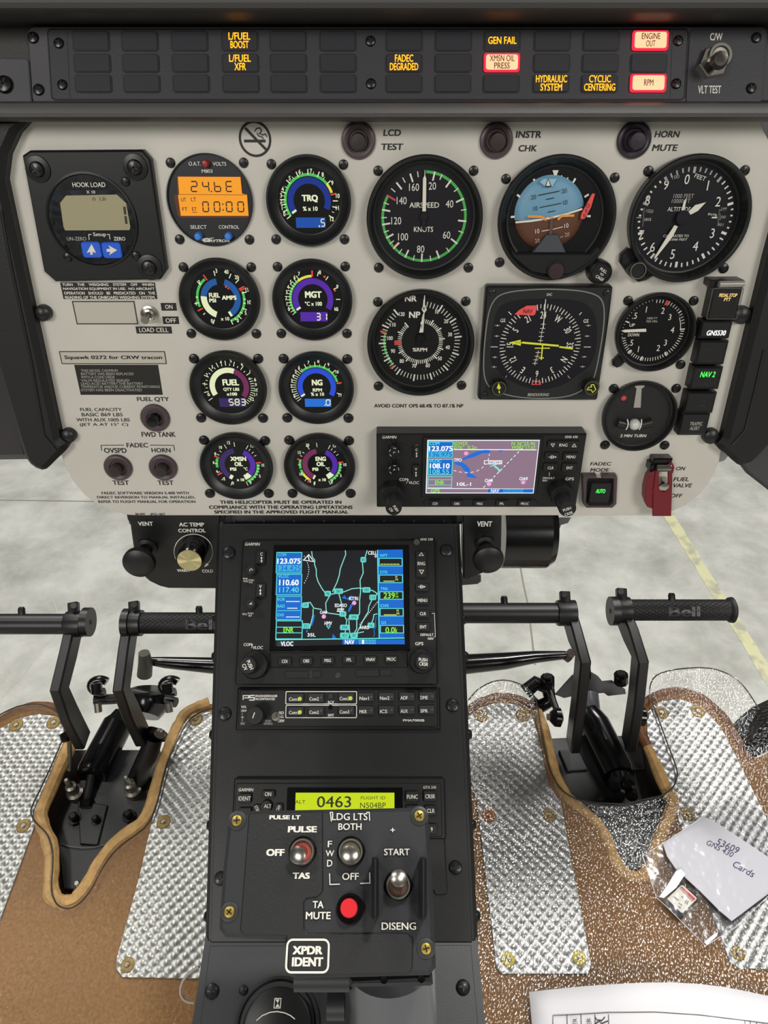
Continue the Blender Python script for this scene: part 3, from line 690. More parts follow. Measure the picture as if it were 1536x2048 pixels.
top('door_post_trim', mb, 'dark brown trim block at the far left below the left side pad', 'trim')
mb = bm_world([P3(x, y, .64) for x, y in ((1488, 928), (1512, 915), (1575, 600), (1620, 250), (1780, 250), (1780, 1165), (1575, 1003), (1536, 972), (1500, 944))], PAD, FW * .008)
top('door_post_trim', mb, 'black door post trim behind and below the right side pad', 'trim')
mb = bm_world([P3(x, y, .62) for x, y in ((1432, 896), (1462, 896), (1456, 912), (1450, 920), (1444, 923), (1432, 923))], GLOSS, FW * .03)
top('panel_clip', mb, 'small black clip behind the lower right panel edge', 'clip')

# ================================================================== DIAL INSTRUMENTS
def lean(px, py): return math.degrees(math.atan2(px - 733, 3450 - py))      # how far panel verticals lean in the photograph
class Gauge(Th):
    def __init__(s, name, label, cx, cy, r, H=6.5, rd=.74, scr=(), sr=9.5, face=DIAL, cone=True, cat='gauge', rx=None):
        super().__init__(name, label, cat, PANEL, cx, cy, H / 2)
        s.R = r * s.k(cx, cy, H); px, py = X(cx, cy); s.ln = lean(px, py); s.H = H; s.rd = rd
        mb = MB(); q = s.R; z = H * .001
        if cone: prof = [(.97 * q, 0), (q, z * .5), (q, z - .0008), (.985 * q, z), (.95 * q, z), (.93 * q, z - .0006), ((rd + .03) * q, .0016), (rd * q, .0014), (rd * q, .0004)]
        else: prof = [(.97 * q, 0), (q, z * .5), (q, z - .001), (.98 * q, z), ((rd + .02) * q, z), (rd * q, z - .0015), (rd * q, .0004)]
        mb.lathe(prof, BEZ, 72, cap1=False); s.part(mb, 'bezel')
        mb = MB(); mb.lathe([(rd * q * 1.01, .0004), (rd * q * 1.01, .0008), (.0001, .0008)], face, 56); s.part(mb, 'dial_face')
        if scr: s.screws(scr, sr * _c[2], SCR)
        s.z = .001
    def A(s, a): return a - s.ln
    def arc(s, mb, r0, r1, a0, a1, m, dz=0, c=None): mb.arc(r0 * s.R, r1 * s.R, a0 - s.ln, a1 - s.ln, s.z + dz, m, c or (0, 0))
    def tk(s, mb, a, r0, r1, wd, m, dz=.0001, w1=None, c=None): mb.tick(a - s.ln, r0 * s.R, r1 * s.R, wd * s.R, s.z + dz, m, c or (0, 0), None if w1 is None else w1 * s.R)
    def num(s, mb, items, hp, m, h=1.2, bold=.02, wf=.8):
        for q in items: s.TC(mb, str(q[0]), q[1], q[2], hp, h, m, bold, wf)
    def glass(s, h=None):
        mb = MB(); z = (h if h is not None else s.H * .62) * .001; r = (s.rd + (.95 - s.rd) * .6) * s.R if h is None else s.rd * s.R
        mb.lathe([(r, z), (.0001, z)], GLASS, 48); s.part(mb, 'glass_cover')

# --- electronic engine dials (two columns of round black gauges with lit scales)
crop(320, 290, 3.657)
g = Gauge('engine_gauge', 'round torque gauge with a blue lit arc, top of the second column of dials', 1089, 411, 312, scr=[(815, 140), (1342, 143), (850, 690), (1350, 690)])
mb = MB(); g.arc(mb, .37, .515, -126, 112, E_BL); g.tk(mb, -125, .38, .5, .05, E_W); g.part(mb, 'lit_arc')
mb = MB(); g.arc(mb, .535, .595, -128, 48, E_G); g.arc(mb, .535, .595, 48, 70, E_YE); g.tk(mb, 74, .53, .66, .03, E_R)
for a in (-128, -113, -100, -90, -75, -51, -26, -2, 21, 48, 88, 101, 123): g.tk(mb, a, .56, .68, .022, E_W)
for a in (-121, -106, -95, -82, -63, -38, -14, 10, 35, 112): g.tk(mb, a, .58, .64, .012, E_W)
g.part(mb, 'scale')
mb = MB(); g.num(mb, [(0, 910, 505), (1, 893, 460), (2, 885, 412), (3, 885, 368), (4, 897, 322), (5, 948, 243), (6, 1021, 196), (7, 1104, 190), (8, 1190, 216), (9, 1260, 277), (10, 1300, 372), (11, 1297, 460), (12, 1258, 541)], 30, E_W); g.part(mb, 'numerals')
mb = MB(); g.T(mb, 'TRQ', 1037, 364, 1155, 420, 1.2, E_W, .05); g.T(mb, '% x 10', 1045, 450, 1153, 482, 1.2, E_W, .03); g.part(mb, 'caption')
mb = MB(); g.R_(mb, 995, 530, 1210, 606, 1, E_WIN); g.D(mb, 1166, 594, 6, 1.2, E_W, 8); g.SEG(mb, '5', 1174, 538, 1206, 598, 1.2, E_W, .2); g.part(mb, 'digital_window'); g.glass()

g = Gauge('engine_gauge', 'round twin-arc fuel pressure and amps gauge, second in the left column of dials', 440, 1130, 297, scr=[(172, 893), (668, 893), (230, 1378), (706, 1380)])
C = (.03 * g.R, .04 * g.R)
mb = MB(); g.arc(mb, .345, .495, -14, -88, E_BT); g.arc(mb, .345, .495, -88, -165, E_W)
for a in range(-92, -165, -7): g.tk(mb, a, .35, .49, .008, E_Y, .00012)
g.part(mb, 'lit_arc')
mb = MB(); g.arc(mb, .345, .495, 12, 145, E_BT); g.tk(mb, 146, .36, .49, .06, E_W); g.part(mb, 'lit_arc')
mb = MB(); g.arc(mb, .55, .61, -42, -116, E_G); g.arc(mb, .55, .61, 66, 154, E_G)
for a in (-38, -122, 58, 62): g.tk(mb, a, .53, .68, .03, E_R)
for a in (-14, -58, -106, -92, -163, 22, 41, 70, 108, 131, 154, -135, 85, 95, 120, 142): g.tk(mb, a, .56, .68 if a in (-14, -58, -106, -163, 22, 41, 70, 108, 131, 154) else .62, .022, E_W)
g.PG(mb, [(475, 1030), (488, 1028), (490, 1042), (478, 1046)], 1.1, E_R); g.PG(mb, [(490, 1046), (505, 1044), (502, 1060)], 1.1, E_R)
g.part(mb, 'scale')
mb = MB(); g.num(mb, [(3, 412, 920), (2, 287, 1003), (1, 265, 1160), (0, 380, 1287), (40, 485, 928), (20, 562, 967), (15, 638, 1057), (10, 653, 1150), (5, 626, 1228), (0, 569, 1283)], 29, E_W); g.part(mb, 'numerals')
mb = MB(); g.T(mb, 'FUEL', 358, 1082, 437, 1116, 1.2, E_W, .05); g.T(mb, 'PSI', 360, 1123, 410, 1151, 1.2, E_W, .04); g.T(mb, 'AMPS', 452, 1101, 560, 1132, 1.2, E_W, .05); g.T(mb, 'x 10', 445, 1258, 507, 1284, 1.2, E_W, .03); g.part(mb, 'caption'); g.glass()

g = Gauge('engine_gauge', 'round violet-lit gas temperature gauge below the torque gauge', 1116, 1134, 294, scr=[(860, 890), (1355, 888), (888, 1378), (1368, 1378)])
mb = MB(); g.arc(mb, .37, .515, -128, 120, E_PU); g.tk(mb, -124, .38, .5, .05, E_W); g.part(mb, 'lit_arc')
mb = MB(); g.arc(mb, .535, .595, -128, -40, E_G); g.arc(mb, .535, .595, -40, -3, E_YE); g.tk(mb, -1, .55, .7, .035, E_R)
for a in range(-128, -38, 7): g.tk(mb, a, .54, .66, .014, E_W)
for a in (-36, 12, 34, 63, 88, 112): g.tk(mb, a, .58, .69, .02, E_W)
g.PG(mb, [(1192, 958), (1213, 956), (1205, 976)], 1.1, E_R); g.D(mb, 1279, 1064, 8, 1.1, E_R, 10); g.part(mb, 'scale')
mb = MB(); g.num(mb, [(0, 943, 1200), (1, 928, 1162), (2, 922, 1119), (3, 926, 1076), (4, 937, 1038), (5, 957, 1002), (6, 984, 968), (7, 1016, 942), (8, 1170, 931), (9, 1297, 1036), (10, 1290, 1200)], 28, E_W); g.part(mb, 'numerals')
mb = MB(); g.T(mb, 'MGT', 1060, 1070, 1182, 1118, 1.2, E_W, .05); g.T(mb, '\u00b0C x 100', 1060, 1145, 1185, 1176, 1.2, E_W, .03); g.part(mb, 'caption')
mb = MB(); g.R_(mb, 1027, 1222, 1225, 1290, 1, E_PU); g.SEG(mb, '31', 1140, 1228, 1222, 1284, 1.2, E_W, .22, .4); g.part(mb, 'digital_window'); g.glass()

crop(360, 680, 4.042)
g = Gauge('engine_gauge', 'round fuel quantity gauge with a pale lit arc, third in the left column of dials', 394, 386, 312, scr=[(114, 150), (633, 150), (172, 628), (672, 630)], sr=10)
mb = MB(); g.arc(mb, .375, .515, -126, 15, E_W)
for a in range(-124, 14, 5): g.tk(mb, a, .385, .505, .006, E_Y, .00012)
g.arc(mb, .375, .515, 15, 122, E_MA); g.part(mb, 'lit_arc')
mb = MB(); xs = [-129, -110, -92, -73, -54, -34, -13, 8, 29, 50, 68, 80, 92, 104, 116, 128]
for a in range(-129, 62, 10): g.tk(mb, a, .57, .70 if (a + 129) % 20 == 0 else .62, .018, E_W)
for a in range(64, 132, 6): g.tk(mb, a, .56, .66, .016, E_W)
g.part(mb, 'scale')
mb = MB(); g.num(mb, [(0, 230, 440), (1, 200, 356), (2, 217, 282), (3, 260, 217), (4, 330, 180), (5, 410, 168), (6, 500, 194), (7, 566, 247), (8, 607, 321), (9, 613, 362), (10, 618, 405), (11, 612, 443), (12, 584, 479)], 29, E_W); g.part(mb, 'numerals')
mb = MB(); g.T(mb, 'FUEL', 343, 318, 476, 368, 1.2, E_W, .05); g.T(mb, 'QTY LBS', 350, 386, 480, 415, 1.2, E_W, .04); g.T(mb, 'x100', 377, 424, 462, 450, 1.2, E_W, .04); g.part(mb, 'caption')
mb = MB(); g.R_(mb, 318, 470, 535, 540, 1, E_DP); g.SEG(mb, '583', 392, 474, 530, 530, 1.2, E_W, .2, .2); g.part(mb, 'digital_window'); g.glass()

g = Gauge('engine_gauge', 'round blue-lit turbine speed gauge below the violet temperature gauge', 1103, 387, 306, scr=[(838, 150), (1353, 153), (868, 628), (1362, 630)], sr=10)
mb = MB(); g.arc(mb, .375, .515, -128, 120, E_BB); g.tk(mb, -124, .385, .505, .05, E_W); g.part(mb, 'lit_arc')
mb = MB(); g.arc(mb, .535, .595, -45, 74, E_G); g.tk(mb, 78, .54, .68, .03, E_R)
for a in range(-129, -42, 6): g.tk(mb, a, .54, .68 if a % 2 else .64, .016, E_W)
for a in (-28, -4, 20, 46, 106): g.tk(mb, a, .56, .69, .02, E_W)
for a in (-40, -16, 8, 33, 58): g.tk(mb, a, .58, .63, .014, E_W)
g.PG(mb, [(1272, 343), (1300, 343), (1286, 358)], 1.1, E_R); g.part(mb, 'scale')
mb = MB(); g.num(mb, [(0, 926, 455), (1, 907, 412), (2, 900, 372), (3, 903, 328), (4, 915, 290), (5, 935, 253), (6, 962, 222), (7, 1038, 182), (8, 1118, 172), (9, 1200, 198), (10, 1270, 258), (11, 1293, 445)], 28, E_W); g.part(mb, 'numerals')
mb = MB(); g.T(mb, 'NG', 1065, 320, 1152, 368, 1.2, E_W, .05); g.T(mb, 'RPM', 1073, 391, 1148, 418, 1.2, E_W, .04); g.T(mb, '% x 10', 1058, 424, 1165, 452, 1.2, E_W, .03); g.part(mb, 'caption')
mb = MB(); g.R_(mb, 1010, 475, 1222, 540, 1, E_NGW); g.SEG(mb, '0', 1176, 480, 1216, 532, 1.2, E_W, .2); g.D(mb, 1172, 528, 5, 1.2, E_W, 8); g.part(mb, 'digital_window'); g.glass()

def oil(label, cx, cy, r, sc, left, right, nums, cap, capx, cl, cr, yel, extra):
    g = Gauge('engine_gauge', label, cx, cy, r, scr=sc, sr=10)
    CL = g.p(*left, 1); CR = CL
    mb = MB(); g.arc(mb, .35, .50, -14, -158, cl); g.tk(mb, -157, .36, .49, .09 if cl == E_DP else .05, E_W); g.part(mb, 'lit_arc')
    mb = MB(); g.arc(mb, .35, .50, 22, 128, cr); g.arc(mb, .35, .50, 128, 152, E_W); g.part(mb, 'lit_arc')
    mb = MB(); g.arc(mb, .53, .60, 82, 150, E_G); g.arc(mb, .53, .60, -76, -104, E_G)
    if yel: g.arc(mb, .53, .60, -108, -122, E_G); g.arc(mb, .53, .60, -122, -146, E_YE)
    for a in extra: g.tk(mb, a, .52, .66, .035, E_R)
    for a in (-8, -32, -52, -64, -92, -118, -140, -165, 25, 34, 45, 56, 86, 96, 105, 114, 124, 134, 144, 154): g.tk(mb, a, .55, .68 if a in (-8, -32, -165, 25, 154, -140) else .62, .016, E_W)
    g.part(mb, 'scale'); mb = MB(); g.num(mb, nums, 27, E_W); g.part(mb, 'numerals')
    mb = MB()
    for q in cap: g.T(mb, q[0], *q[1:5], 1.2, E_W, .05 if len(q[0]) > 2 else .03)
    g.part(mb, 'caption'); g.glass(); return g
oil('round transmission oil gauge with a deep violet arc, bottom of the left column of dials', 460, 1019, 296, [(195, 808), (689, 812), (243, 1238), (719, 1238)], (475, 990), 0, [(12, 393, 830), (10, 328, 868), (8, 285, 920), (6, 272, 990), (4, 298, 1063), (2, 358, 1122), (0, 428, 1157), (15, 582, 856), (10, 672, 1012), (5, 645, 1100), (0, 570, 1152)], [('XMSN', 407, 943, 535, 978), ('OIL', 440, 986, 507, 1020), ('PSI', 405, 1031, 455, 1057), ('\u00b0C', 515, 1029, 547, 1055), ('x 10', 458, 1118, 520, 1141)], 0, E_DP, E_PU, False, (-72, -124, 78))
oil('round engine oil gauge with a maroon arc, bottom of the second column of dials', 1130, 1019, 290, [(883, 808), (1367, 812), (910, 1238), (1380, 1238)], (1135, 985), 0, [(20, 1030, 850), (15, 965, 910), (10, 978, 1084), (5, 1053, 1140), (0, 1087, 1157), (15, 1248, 856), (10, 1333, 1008), (5, 1300, 1097), (0, 1227, 1150)], [('ENG', 1095, 943, 1180, 978), ('OIL', 1103, 986, 1172, 1020), ('PSI', 1070, 1032, 1118, 1058), ('\u00b0C', 1178, 1029, 1210, 1055), ('x 10', 1118, 1118, 1180, 1141)], 0, E_MA, E_PU, True, (-76, -148, 80))

# --- amber clock
crop(320, 290, 3.657)
g = Gauge('digital_clock', 'round black clock with a glowing amber two-line display', 367, 407, 313, 2.2, .985, [(78, 130), (613, 130), (145, 690), (655, 692)], cone=False, face=mat('clock_face', '1a1b21', .4), cat='clock')
g.z = .0012
mb = MB(); g.PX(mb, [(125, 226), (592, 228), (604, 352), (640, 360), (652, 524), (640, 534), (150, 534), (128, 515), (100, 370), (125, 358)], .8, 1.3, mat('amber_frame', '5a2a0c', .4)); g.part(mb, 'display_frame')
mb = MB(); g.PG(mb, [(130, 232), (588, 234), (600, 356), (636, 364), (648, 518), (152, 518), (132, 372), (140, 358)], 1.5, E_AMB); dp = g.part(mb, 'display')
mb = MB(); SG = mat('lcd_segment', '1d0f08', .6); g.LN(mb, [(140, 361), (630, 365)], 3, 1.7, SG); g.SEG(mb, '24bE', 222, 262, 530, 345, 1.7, SG, .15, .65); g.R_(mb, 371, 335, 381, 345, 1.7, SG)
g.SEG(mb, '00', 308, 412, 440, 492, 1.7, SG, .16, .7); g.SEG(mb, '00', 480, 412, 614, 492, 1.7, SG, .16, .7); g.R_(mb, 455, 428, 465, 438, 1.7, SG); g.R_(mb, 457, 470, 467, 480, 1.7, SG)
for s, a in (('UT', (153, 386, 192, 414)), ('LT', (227, 384, 264, 412)), ('FT', (163, 455, 201, 482)), ('ET', (234, 455, 269, 482))): g.T(mb, s, *a, 1.7, SG)
g.LN(mb, [(236, 493), (272, 493)], 4, 1.7, SG); mb.obj('display_figures', dp)
mb = MB()
for s, a in (('O.A.T.', (210, 122, 298, 151)), ('VOLTS', (386, 124, 484, 152)), ('M803', (305, 178, 384, 204)), ('SELECT', (222, 587, 341, 613)), ('CONTROL', (430, 587, 578, 613))): g.T(mb, s, *a, 1.4, WHITE)
g.part(mb, 'lettering')
mb = MB(); g.T(mb, 'AVTRON', 360, 690, 508, 711, 1.4, WHITE, .03, .25); g.PG(mb, [(298, 698), (318, 682), (350, 680), (368, 690), (360, 708), (320, 710), (314, 700)], 1.35, WHITE); g.PG(mb, [(355, 682), (400, 676), (372, 687)], 1.35, WHITE); g.LN(mb, [(330, 690), (352, 692), (330, 703)], 4, 1.45, INK); g.part(mb, 'maker_mark')
mb = MB(); g.L(mb, 341, 132, [(26, .8), (25, 4), (18, 5.5), (.1, 5.8)], mat('dark_red_button', '9c2a2e', .4), 24); g.part(mb, 'red_button')
for x in (287, 506):
    mb = MB(); g.L(mb, x, 662, [(28, .8), (27, 4.5), (20, 5.6), (.1, 5.8)], mat('sky_blue_button', '3a7fd8', .4), 24); g.part(mb, 'blue_button')

# --- square hook load indicator
crop(0, 230, 2.954)
t = Th('hook_load_indicator', 'square black hook load indicator with an olive display and two blue arrow keys', 'gauge', PANEL, 555, 600)
mb = MB(); t.PX(mb, [(130, 240), (175, 210), (840, 205), (888, 262), (984, 915), (945, 972), (325, 985), (258, 925)], 0, 6, BEZ, 1.2); t.part(mb, 'housing')
mb = MB(); t.L(mb, 565, 617, [(262, 6), (262, 7.2), (250, 7.6), (244, 6.6)], BEZ, 60); t.part(mb, 'ring')
FB = mat('blue_grey_face', '282c3a', .4)
mb = MB(); t.L(mb, 565, 617, [(246, 6.6), (.1, 6.6)], FB, 56); t.part(mb, 'dial_face')
mb = MB(); t.PG(mb, [(355, 520), (390, 476), (690, 470), (745, 520), (770, 662), (765, 680), (385, 682), (375, 660)], 6.9, mat('olive_lcd', '9c9474', .35)); dp = t.part(mb, 'display')
mb = MB(); SG2 = mat('lcd_grey_segment', '5d573f', .6); SG3 = mat('lcd_dark_segment', '2e2a1e', .6)
t.T(mb, '0  LB', 545, 486, 625, 506, 7.1, SG2); t.SEG(mb, '1', 715, 530, 745, 655, 7.1, SG3, .42); mb.obj('display_figures', dp)
mb = MB()
for s, a in (('HOOK LOAD', (428, 398, 622, 426)), ('X 10', (510, 446, 562, 464)), ('Setup', (551, 694, 626, 722)), ('ZERO', (672, 720, 740, 742)), ('UN-ZERO', (395, 720, 510, 742))): t.T(mb, s, *a, 6.9, WHITED if s == 'UN-ZERO' else WHITE)
t.LN(mb, [(527, 738), (524, 706), (540, 706)], 4, 6.9, WHITE); t.LN(mb, [(632, 706), (646, 706), (650, 735)], 4, 6.9, WHITE); t.part(mb, 'lettering')
for x, y, a in ((541, 797, 0), (661, 800, 1)):
    mb = MB(); t.B(mb, x - 60, y - 48, x + 55, y + 48, 6.6, 8, BLUE, 18, .6); ko = t.part(mb, 'arrow_key'); mb = MB()
    t.PG(mb, [(541, 762), (568, 815), (548, 808), (548, 825), (533, 825), (533, 808), (512, 815)] if not a else [(692, 798), (640, 770), (652, 791), (630, 791), (630, 808), (652, 808), (645, 828)], 8.2, WHITE); mb.obj('arrow', ko)
t.screws([(800, 308), (885, 900), (225, 320)], 44, screw_mesh('washered_black_screw', mat('screw_black', ''), mat('slot_black', ''), .55, BEZ), 6); t.screws([(742, 393), (805, 832), (402, 838)], 26, SCR, 6)

# --- airspeed
crop(710, 290, 3.793)
g = Gauge('airspeed_indicator', 'large round airspeed dial with a green ring and an upright white needle', 526, 556, 442, 10.5, .86, [(175, 195), (900, 195), (180, 930), (860, 930)], 9.5, DIALP)
mb = MB(); g.arc(mb, .70, .745, 3, 301, GRN); g.tk(mb, 301, .57, .745, .03, REDI); g.tk(mb, 229, .60, .745, .03, REDI)
for i, a in enumerate((15, 25, 39, 53, 68, 82, 97, 112, 128, 143, 159, 171, 184, 196, 208, 218, 228, 236, 245, 253, 263, 272, 282, 291, 311, 321, 331, 342, 352)):
    mj = i % 2 == 0 if a < 300 else a in (321, 342); g.tk(mb, a, .60 if mj else .65, .745 if a < 300 else .74, .028 if mj else .016, WHITE, .0002)
g.part(mb, 'scale')
mb = MB(); g.num(mb, [(20, 587, 311), (40, 717, 447), (60, 695, 683), (80, 498, 790), (100, 365, 697), (120, 313, 575), (140, 354, 422), (160, 448, 320)], 52, WHITE, 1.2, .005); g.part(mb, 'numerals')
mb = MB(); g.T(mb, 'AIRSPEED', 413, 435, 638, 476, 1.2, WHITE); g.T(mb, 'KNOTS', 447, 620, 593, 660, 1.2, WHITE); g.part(mb, 'caption')
mb = MB(); P_ = [g.p(*q, 3) for q in ((511, 503), (538, 503), (541, 255), (533, 232), (531, 190), (528, 190), (527, 232), (516, 255))]; mb.prism(P_, .0026, .0031, CREAM)
nd = g.part(mb, 'needle'); mb = MB(); P_ = [g.p(*q, 3) for q in ((510, 503), (538, 503), (535, 640), (508, 640))]; mb.prism(P_, .0026, .0030, DIALP); g.L(mb, 522, 538, [(28, 1), (28, 3.4), (.1, 3.4)], DIALP, 24); mb.obj('needle_tail', nd); g.glass()

# --- dual tachometer
g = Gauge('dual_tachometer', 'large round rotor and turbine speed dial with two tick rings', 497, 1503, 408, 10, .87, [(173, 1190), (840, 1185), (178, 1828), (808, 1822)], 9.5, mat('dial_green_black', '0d100f', .6, spec=.2))
mb = MB()
for i in range(61):
    a = 6 + i * 26.35 / 5; mj = i % 5 == 0; g.tk(mb, a, .65, .785 if mj else .75, .028 if mj else .014, WHITE)
for i in range(61):
    a = 6 + i * 26.35 / 5; mj = i % 5 == 0; g.tk(mb, a, .355, .465 if mj else .43, .024 if mj else .014, WHITE)
g.arc(mb, .66, .70, 231, 285, GRN); g.tk(mb, 287, .66, .78, .04, REDI, .0003); g.tk(mb, 229, .68, .77, .03, REDI, .0003)
g.arc(mb, .36, .49, 264, 275, REDI, .0002); g.part(mb, 'scale')
mb = MB(); g.num(mb, [(10, 622, 1265), (20, 691, 1337), (30, 721, 1437), (40, 703, 1535), (50, 643, 1619), (60, 552, 1672), (70, 448, 1675), (80, 355, 1639), (90, 288, 1563), (100, 265, 1465), (110, 287, 1363), (120, 355, 1283)], 30, WHITE); g.part(mb, 'numerals')
mb = MB(); g.T(mb, 'NR', 378, 1142, 468, 1187, 1.2, WHITE, .03); g.T(mb, 'NP', 410, 1264, 495, 1312, 1.2, WHITE, .03); g.T(mb, '%RPM', 437, 1539, 547, 1567, 1.2, WHITE, .02); g.part(mb, 'caption')
def needle(mb, pts, h, m=CREAM): mb.prism([g.p(x, y, h) for x, y in pts], h * .001 - .0004, h * .001, m)
mb = MB(); needle(mb, [(520, 1270), (505, 1248), (520, 1210), (525, 1140), (532, 1140), (530, 1210), (545, 1250), (527, 1275), (519, 1420), (512, 1420)], 2.6); nd = g.part(mb, 'rotor_needle'); mb = MB(); g.TC(mb, 'R', 525, 1240, 24, 2.9, INK); mb.obj('needle_letter', nd)
mb = MB(); needle(mb, [(487, 1423), (500, 1370), (497, 1350), (512, 1325), (513, 1285), (519, 1285), (517, 1325), (522, 1350), (513, 1423)], 3.4); nd = g.part(mb, 'turbine_needle'); mb = MB(); g.TC(mb, 'T', 506, 1378, 26, 3.7, INK); mb.obj('needle_letter', nd)
mb = MB(); g.L(mb, 495, 1455, [(30, 1), (30, 3.8), (.1, 3.8)], DIAL, 24); needle(mb, [(480, 1440), (512, 1440), (505, 1525), (465, 1525)], 2.2, DIAL); g.part(mb, 'needle_hub'); g.glass()

# --- attitude indicator
crop(940, 290, 3.864)
g = Gauge('attitude_indicator', 'round attitude indicator with a tilted blue and brown horizon ball', 663, 570, 455, 9, .80, [(277, 262), (1118, 252), (228, 907)], 9.5, DIAL)
mb = MB(); P_ = [g.p(*q, 7) for q in ((300, 700), (318, 795), (350, 850), (970, 850), (1010, 790), (1040, 640), (1075, 640), (1010, 900), (880, 1000), (660, 1030), (450, 990), (290, 840), (270, 700))]
g.PX(mb, [(318, 790), (355, 838), (930, 838), (985, 780), (1020, 800), (990, 880), (860, 985), (660, 1018), (470, 985), (330, 870), (300, 800)], 1, 8.5, BEZ, 1); g.part(mb, 'lower_mask')
SKY = mat('horizon_sky', '6697b3', .5); GND = mat('horizon_ground', '5a3420', .5)
c0 = g.p(613, 525, 2.4); kk = g.k(613, 525, 2.4); rb = 268 * kk; tilt = R(11.2)
def dome(up):
    mb = MB(); vs = []; N = 28; M_ = 10
    for j in range(M_ + 1):
        for i in range(N + 1):
            a = math.pi * i / N * (1 if up else -1); r = j / M_
            off = -.12 * rb * (1 - r * 0)
            x, y = rb * r * math.cos(a), rb * r * math.sin(a)
            vs.append((x, y, .0014 + .004 * math.sqrt(max(0, 1 - (x * x + y * y) / rb / rb))))
    cs, sn = math.cos(tilt), math.sin(tilt)
    yo = -.10 * rb
    out = []
    for x, y, z in vs:
        if abs(y) < 1e-9: y = 0
        yy = y + yo * max(0, 1 - (abs(y) / rb)) ** 1 * (1 - (x / rb) ** 2)
        out.append((c0.x + x * cs - yy * sn, c0.y + x * sn + yy * cs, z))
    fs = [(j * (N + 1) + i, (j + 1) * (N + 1) + i, (j + 1) * (N + 1) + i + 1, j * (N + 1) + i + 1) for j in range(M_) for i in range(N)]
    if not up: fs = [f[::-1] for f in fs]
    mb.add(out, fs, SKY if up else GND); return mb
bs = g.part(dome(True), 'horizon_ball', label='pale blue upper half of the horizon ball'); bg_ = g.part(dome(False), 'horizon_ball', label='brown lower half of the horizon ball')
mb = MB(); g.LN(mb, [(352, 598), (470, 588), (612, 566), (745, 534), (868, 494)], 14, 5.8, WHITE)
for y1, q in (((527, 388), (693, 355)), ((588, 420), (650, 408))), (((540, 483), (705, 450)), ((600, 520), (660, 508))): g.LN(mb, y1, 6, 6.0, INK); g.LN(mb, q, 6, 6.0, INK)
for s, x, y, rt in ((20, 490, 402, 11), (20, 730, 353, 11), (10, 505, 490, 11), (10, 737, 443, 11)): g.TC(mb, str(s), x, y, 32, 6, INK, 0, .9, rt)
for s, x, y, rt in ((10, 520, 666, 11), (10, 745, 623, 11)): g.TC(mb, str(s), x, y, 32, 6, WHITE, 0, .9, rt)
for s, x, y in ((20, 520, 740), (20, 750, 692)): g.TC(mb, str(s), x, y, 30, 6, WHITED, 0, .9, 11)
g.LN(mb, [(553, 666), (620, 655)], 5, 6, WHITE); g.LN(mb, [(640, 652), (718, 632)], 5, 6, WHITE); g.LN(mb, [(695, 715), (722, 706)], 5, 6, WHITED); mb.obj('pitch_lines', bs)
mb = MB(); rbk = []
for pts, wd in (([(315, 557), (345, 554)], 15), ([(364, 384), (396, 409)], 15), ([(492, 262), (508, 297)], 15), ([(551, 252), (556, 270)], 8), ([(603, 236), (604, 254)], 8), ([(708, 234), (706, 252)], 8), ([(757, 250), (752, 268)], 8), ([(815, 258), (796, 291)], 15), ([(885, 402), (918, 382)], 15), ([(903, 550), (932, 550)], 15)): g.LN(mb, pts, wd, 1.6, WHITE)
g.PG(mb, [(638, 195), (685, 195), (664, 250), (654, 250)], 1.6, WHITE); g.part(mb, 'bank_marks')
mb = MB(); g.PG(mb, [(540, 286), (570, 263), (672, 262), (636, 322), (580, 320)], 6.2, mat('horizon_pale', '8fb8cc', .5)); g.PG(mb, [(604, 258), (632, 322), (577, 324)], 6.4, INK); g.PG(mb, [(604, 268), (621, 314), (588, 316)], 6.6, WHITE); g.part(mb, 'bank_pointer')
ORP = mat('orange_symbol', 'e2963a', .5)
mb = MB(); g.LN(mb, [(448, 553), (552, 555), (592, 580)], 17, 7, ORP); g.LN(mb, [(806, 545), (708, 549), (678, 578)], 17, 7, ORP); g.D(mb, 634, 556, 10, 7, ORP, 12); g.LN(mb, [(632, 570), (622, 690)], 22, 6.6, mat('brown_stem', '5a3e33', .5)); g.part(mb, 'aircraft_symbol')
mb = MB(); g.PX(mb, [(592, 693), (682, 693), (742, 832), (484, 832)], 1, 7.2, mat('slate_stand', '3d4147', .5), .4); g.part(mb, 'symbol_stand')
FLG = mat('coral_flag', 'e4504e', .5)
mb = MB(); g.PX(mb, [(945, 375), (966, 377), (935, 482), (888, 568), (870, 574), (854, 566), (862, 530)], 5.5, 6, FLG); fo = g.part(mb, 'off_flag')
mb = MB(); FI = mat('flag_ink', '6e0d14', .6)
for s, x, y in (('O', 912, 470), ('F', 901, 510), ('F', 886, 548)): g.TC(mb, s, x, y, 30, 6.2, FI, .02, .9, 20)
mb.obj('flag_letters', fo)
mb = MB(); g.L(mb, 667, 975, [(66, 6), (66, 10.5), (58, 11.5), (.1, 11.7)], mat('maroon_knob', '352428', .35), 30, 11); g.part(mb, 'setting_knob')
mb = MB(); g.PX(mb, [(890, 950), (960, 880), (1040, 900), (1075, 960), (1050, 1040), (960, 1060)], 0, 4, BEZ, .6); g.L(mb, 1010, 988, [(90, 4), (92, 12), (86, 14.5), (78, 15), (66, 14), (.1, 13.8)], BEZ, 40, 14); ko = g.part(mb, 'cage_knob')
mb = MB(); g.TC(mb, 'PULL', 1032, 970, 22, 14, WHITE, .02, .9, -28); g.TC(mb, 'TO', 1018, 1000, 17, 14, WHITE, .02, .9, -18); g.TC(mb, 'CAGE', 1003, 1028, 22, 14, WHITE, .02, .9, -28); mb.obj('knob_lettering', ko); g.glass(8.2)

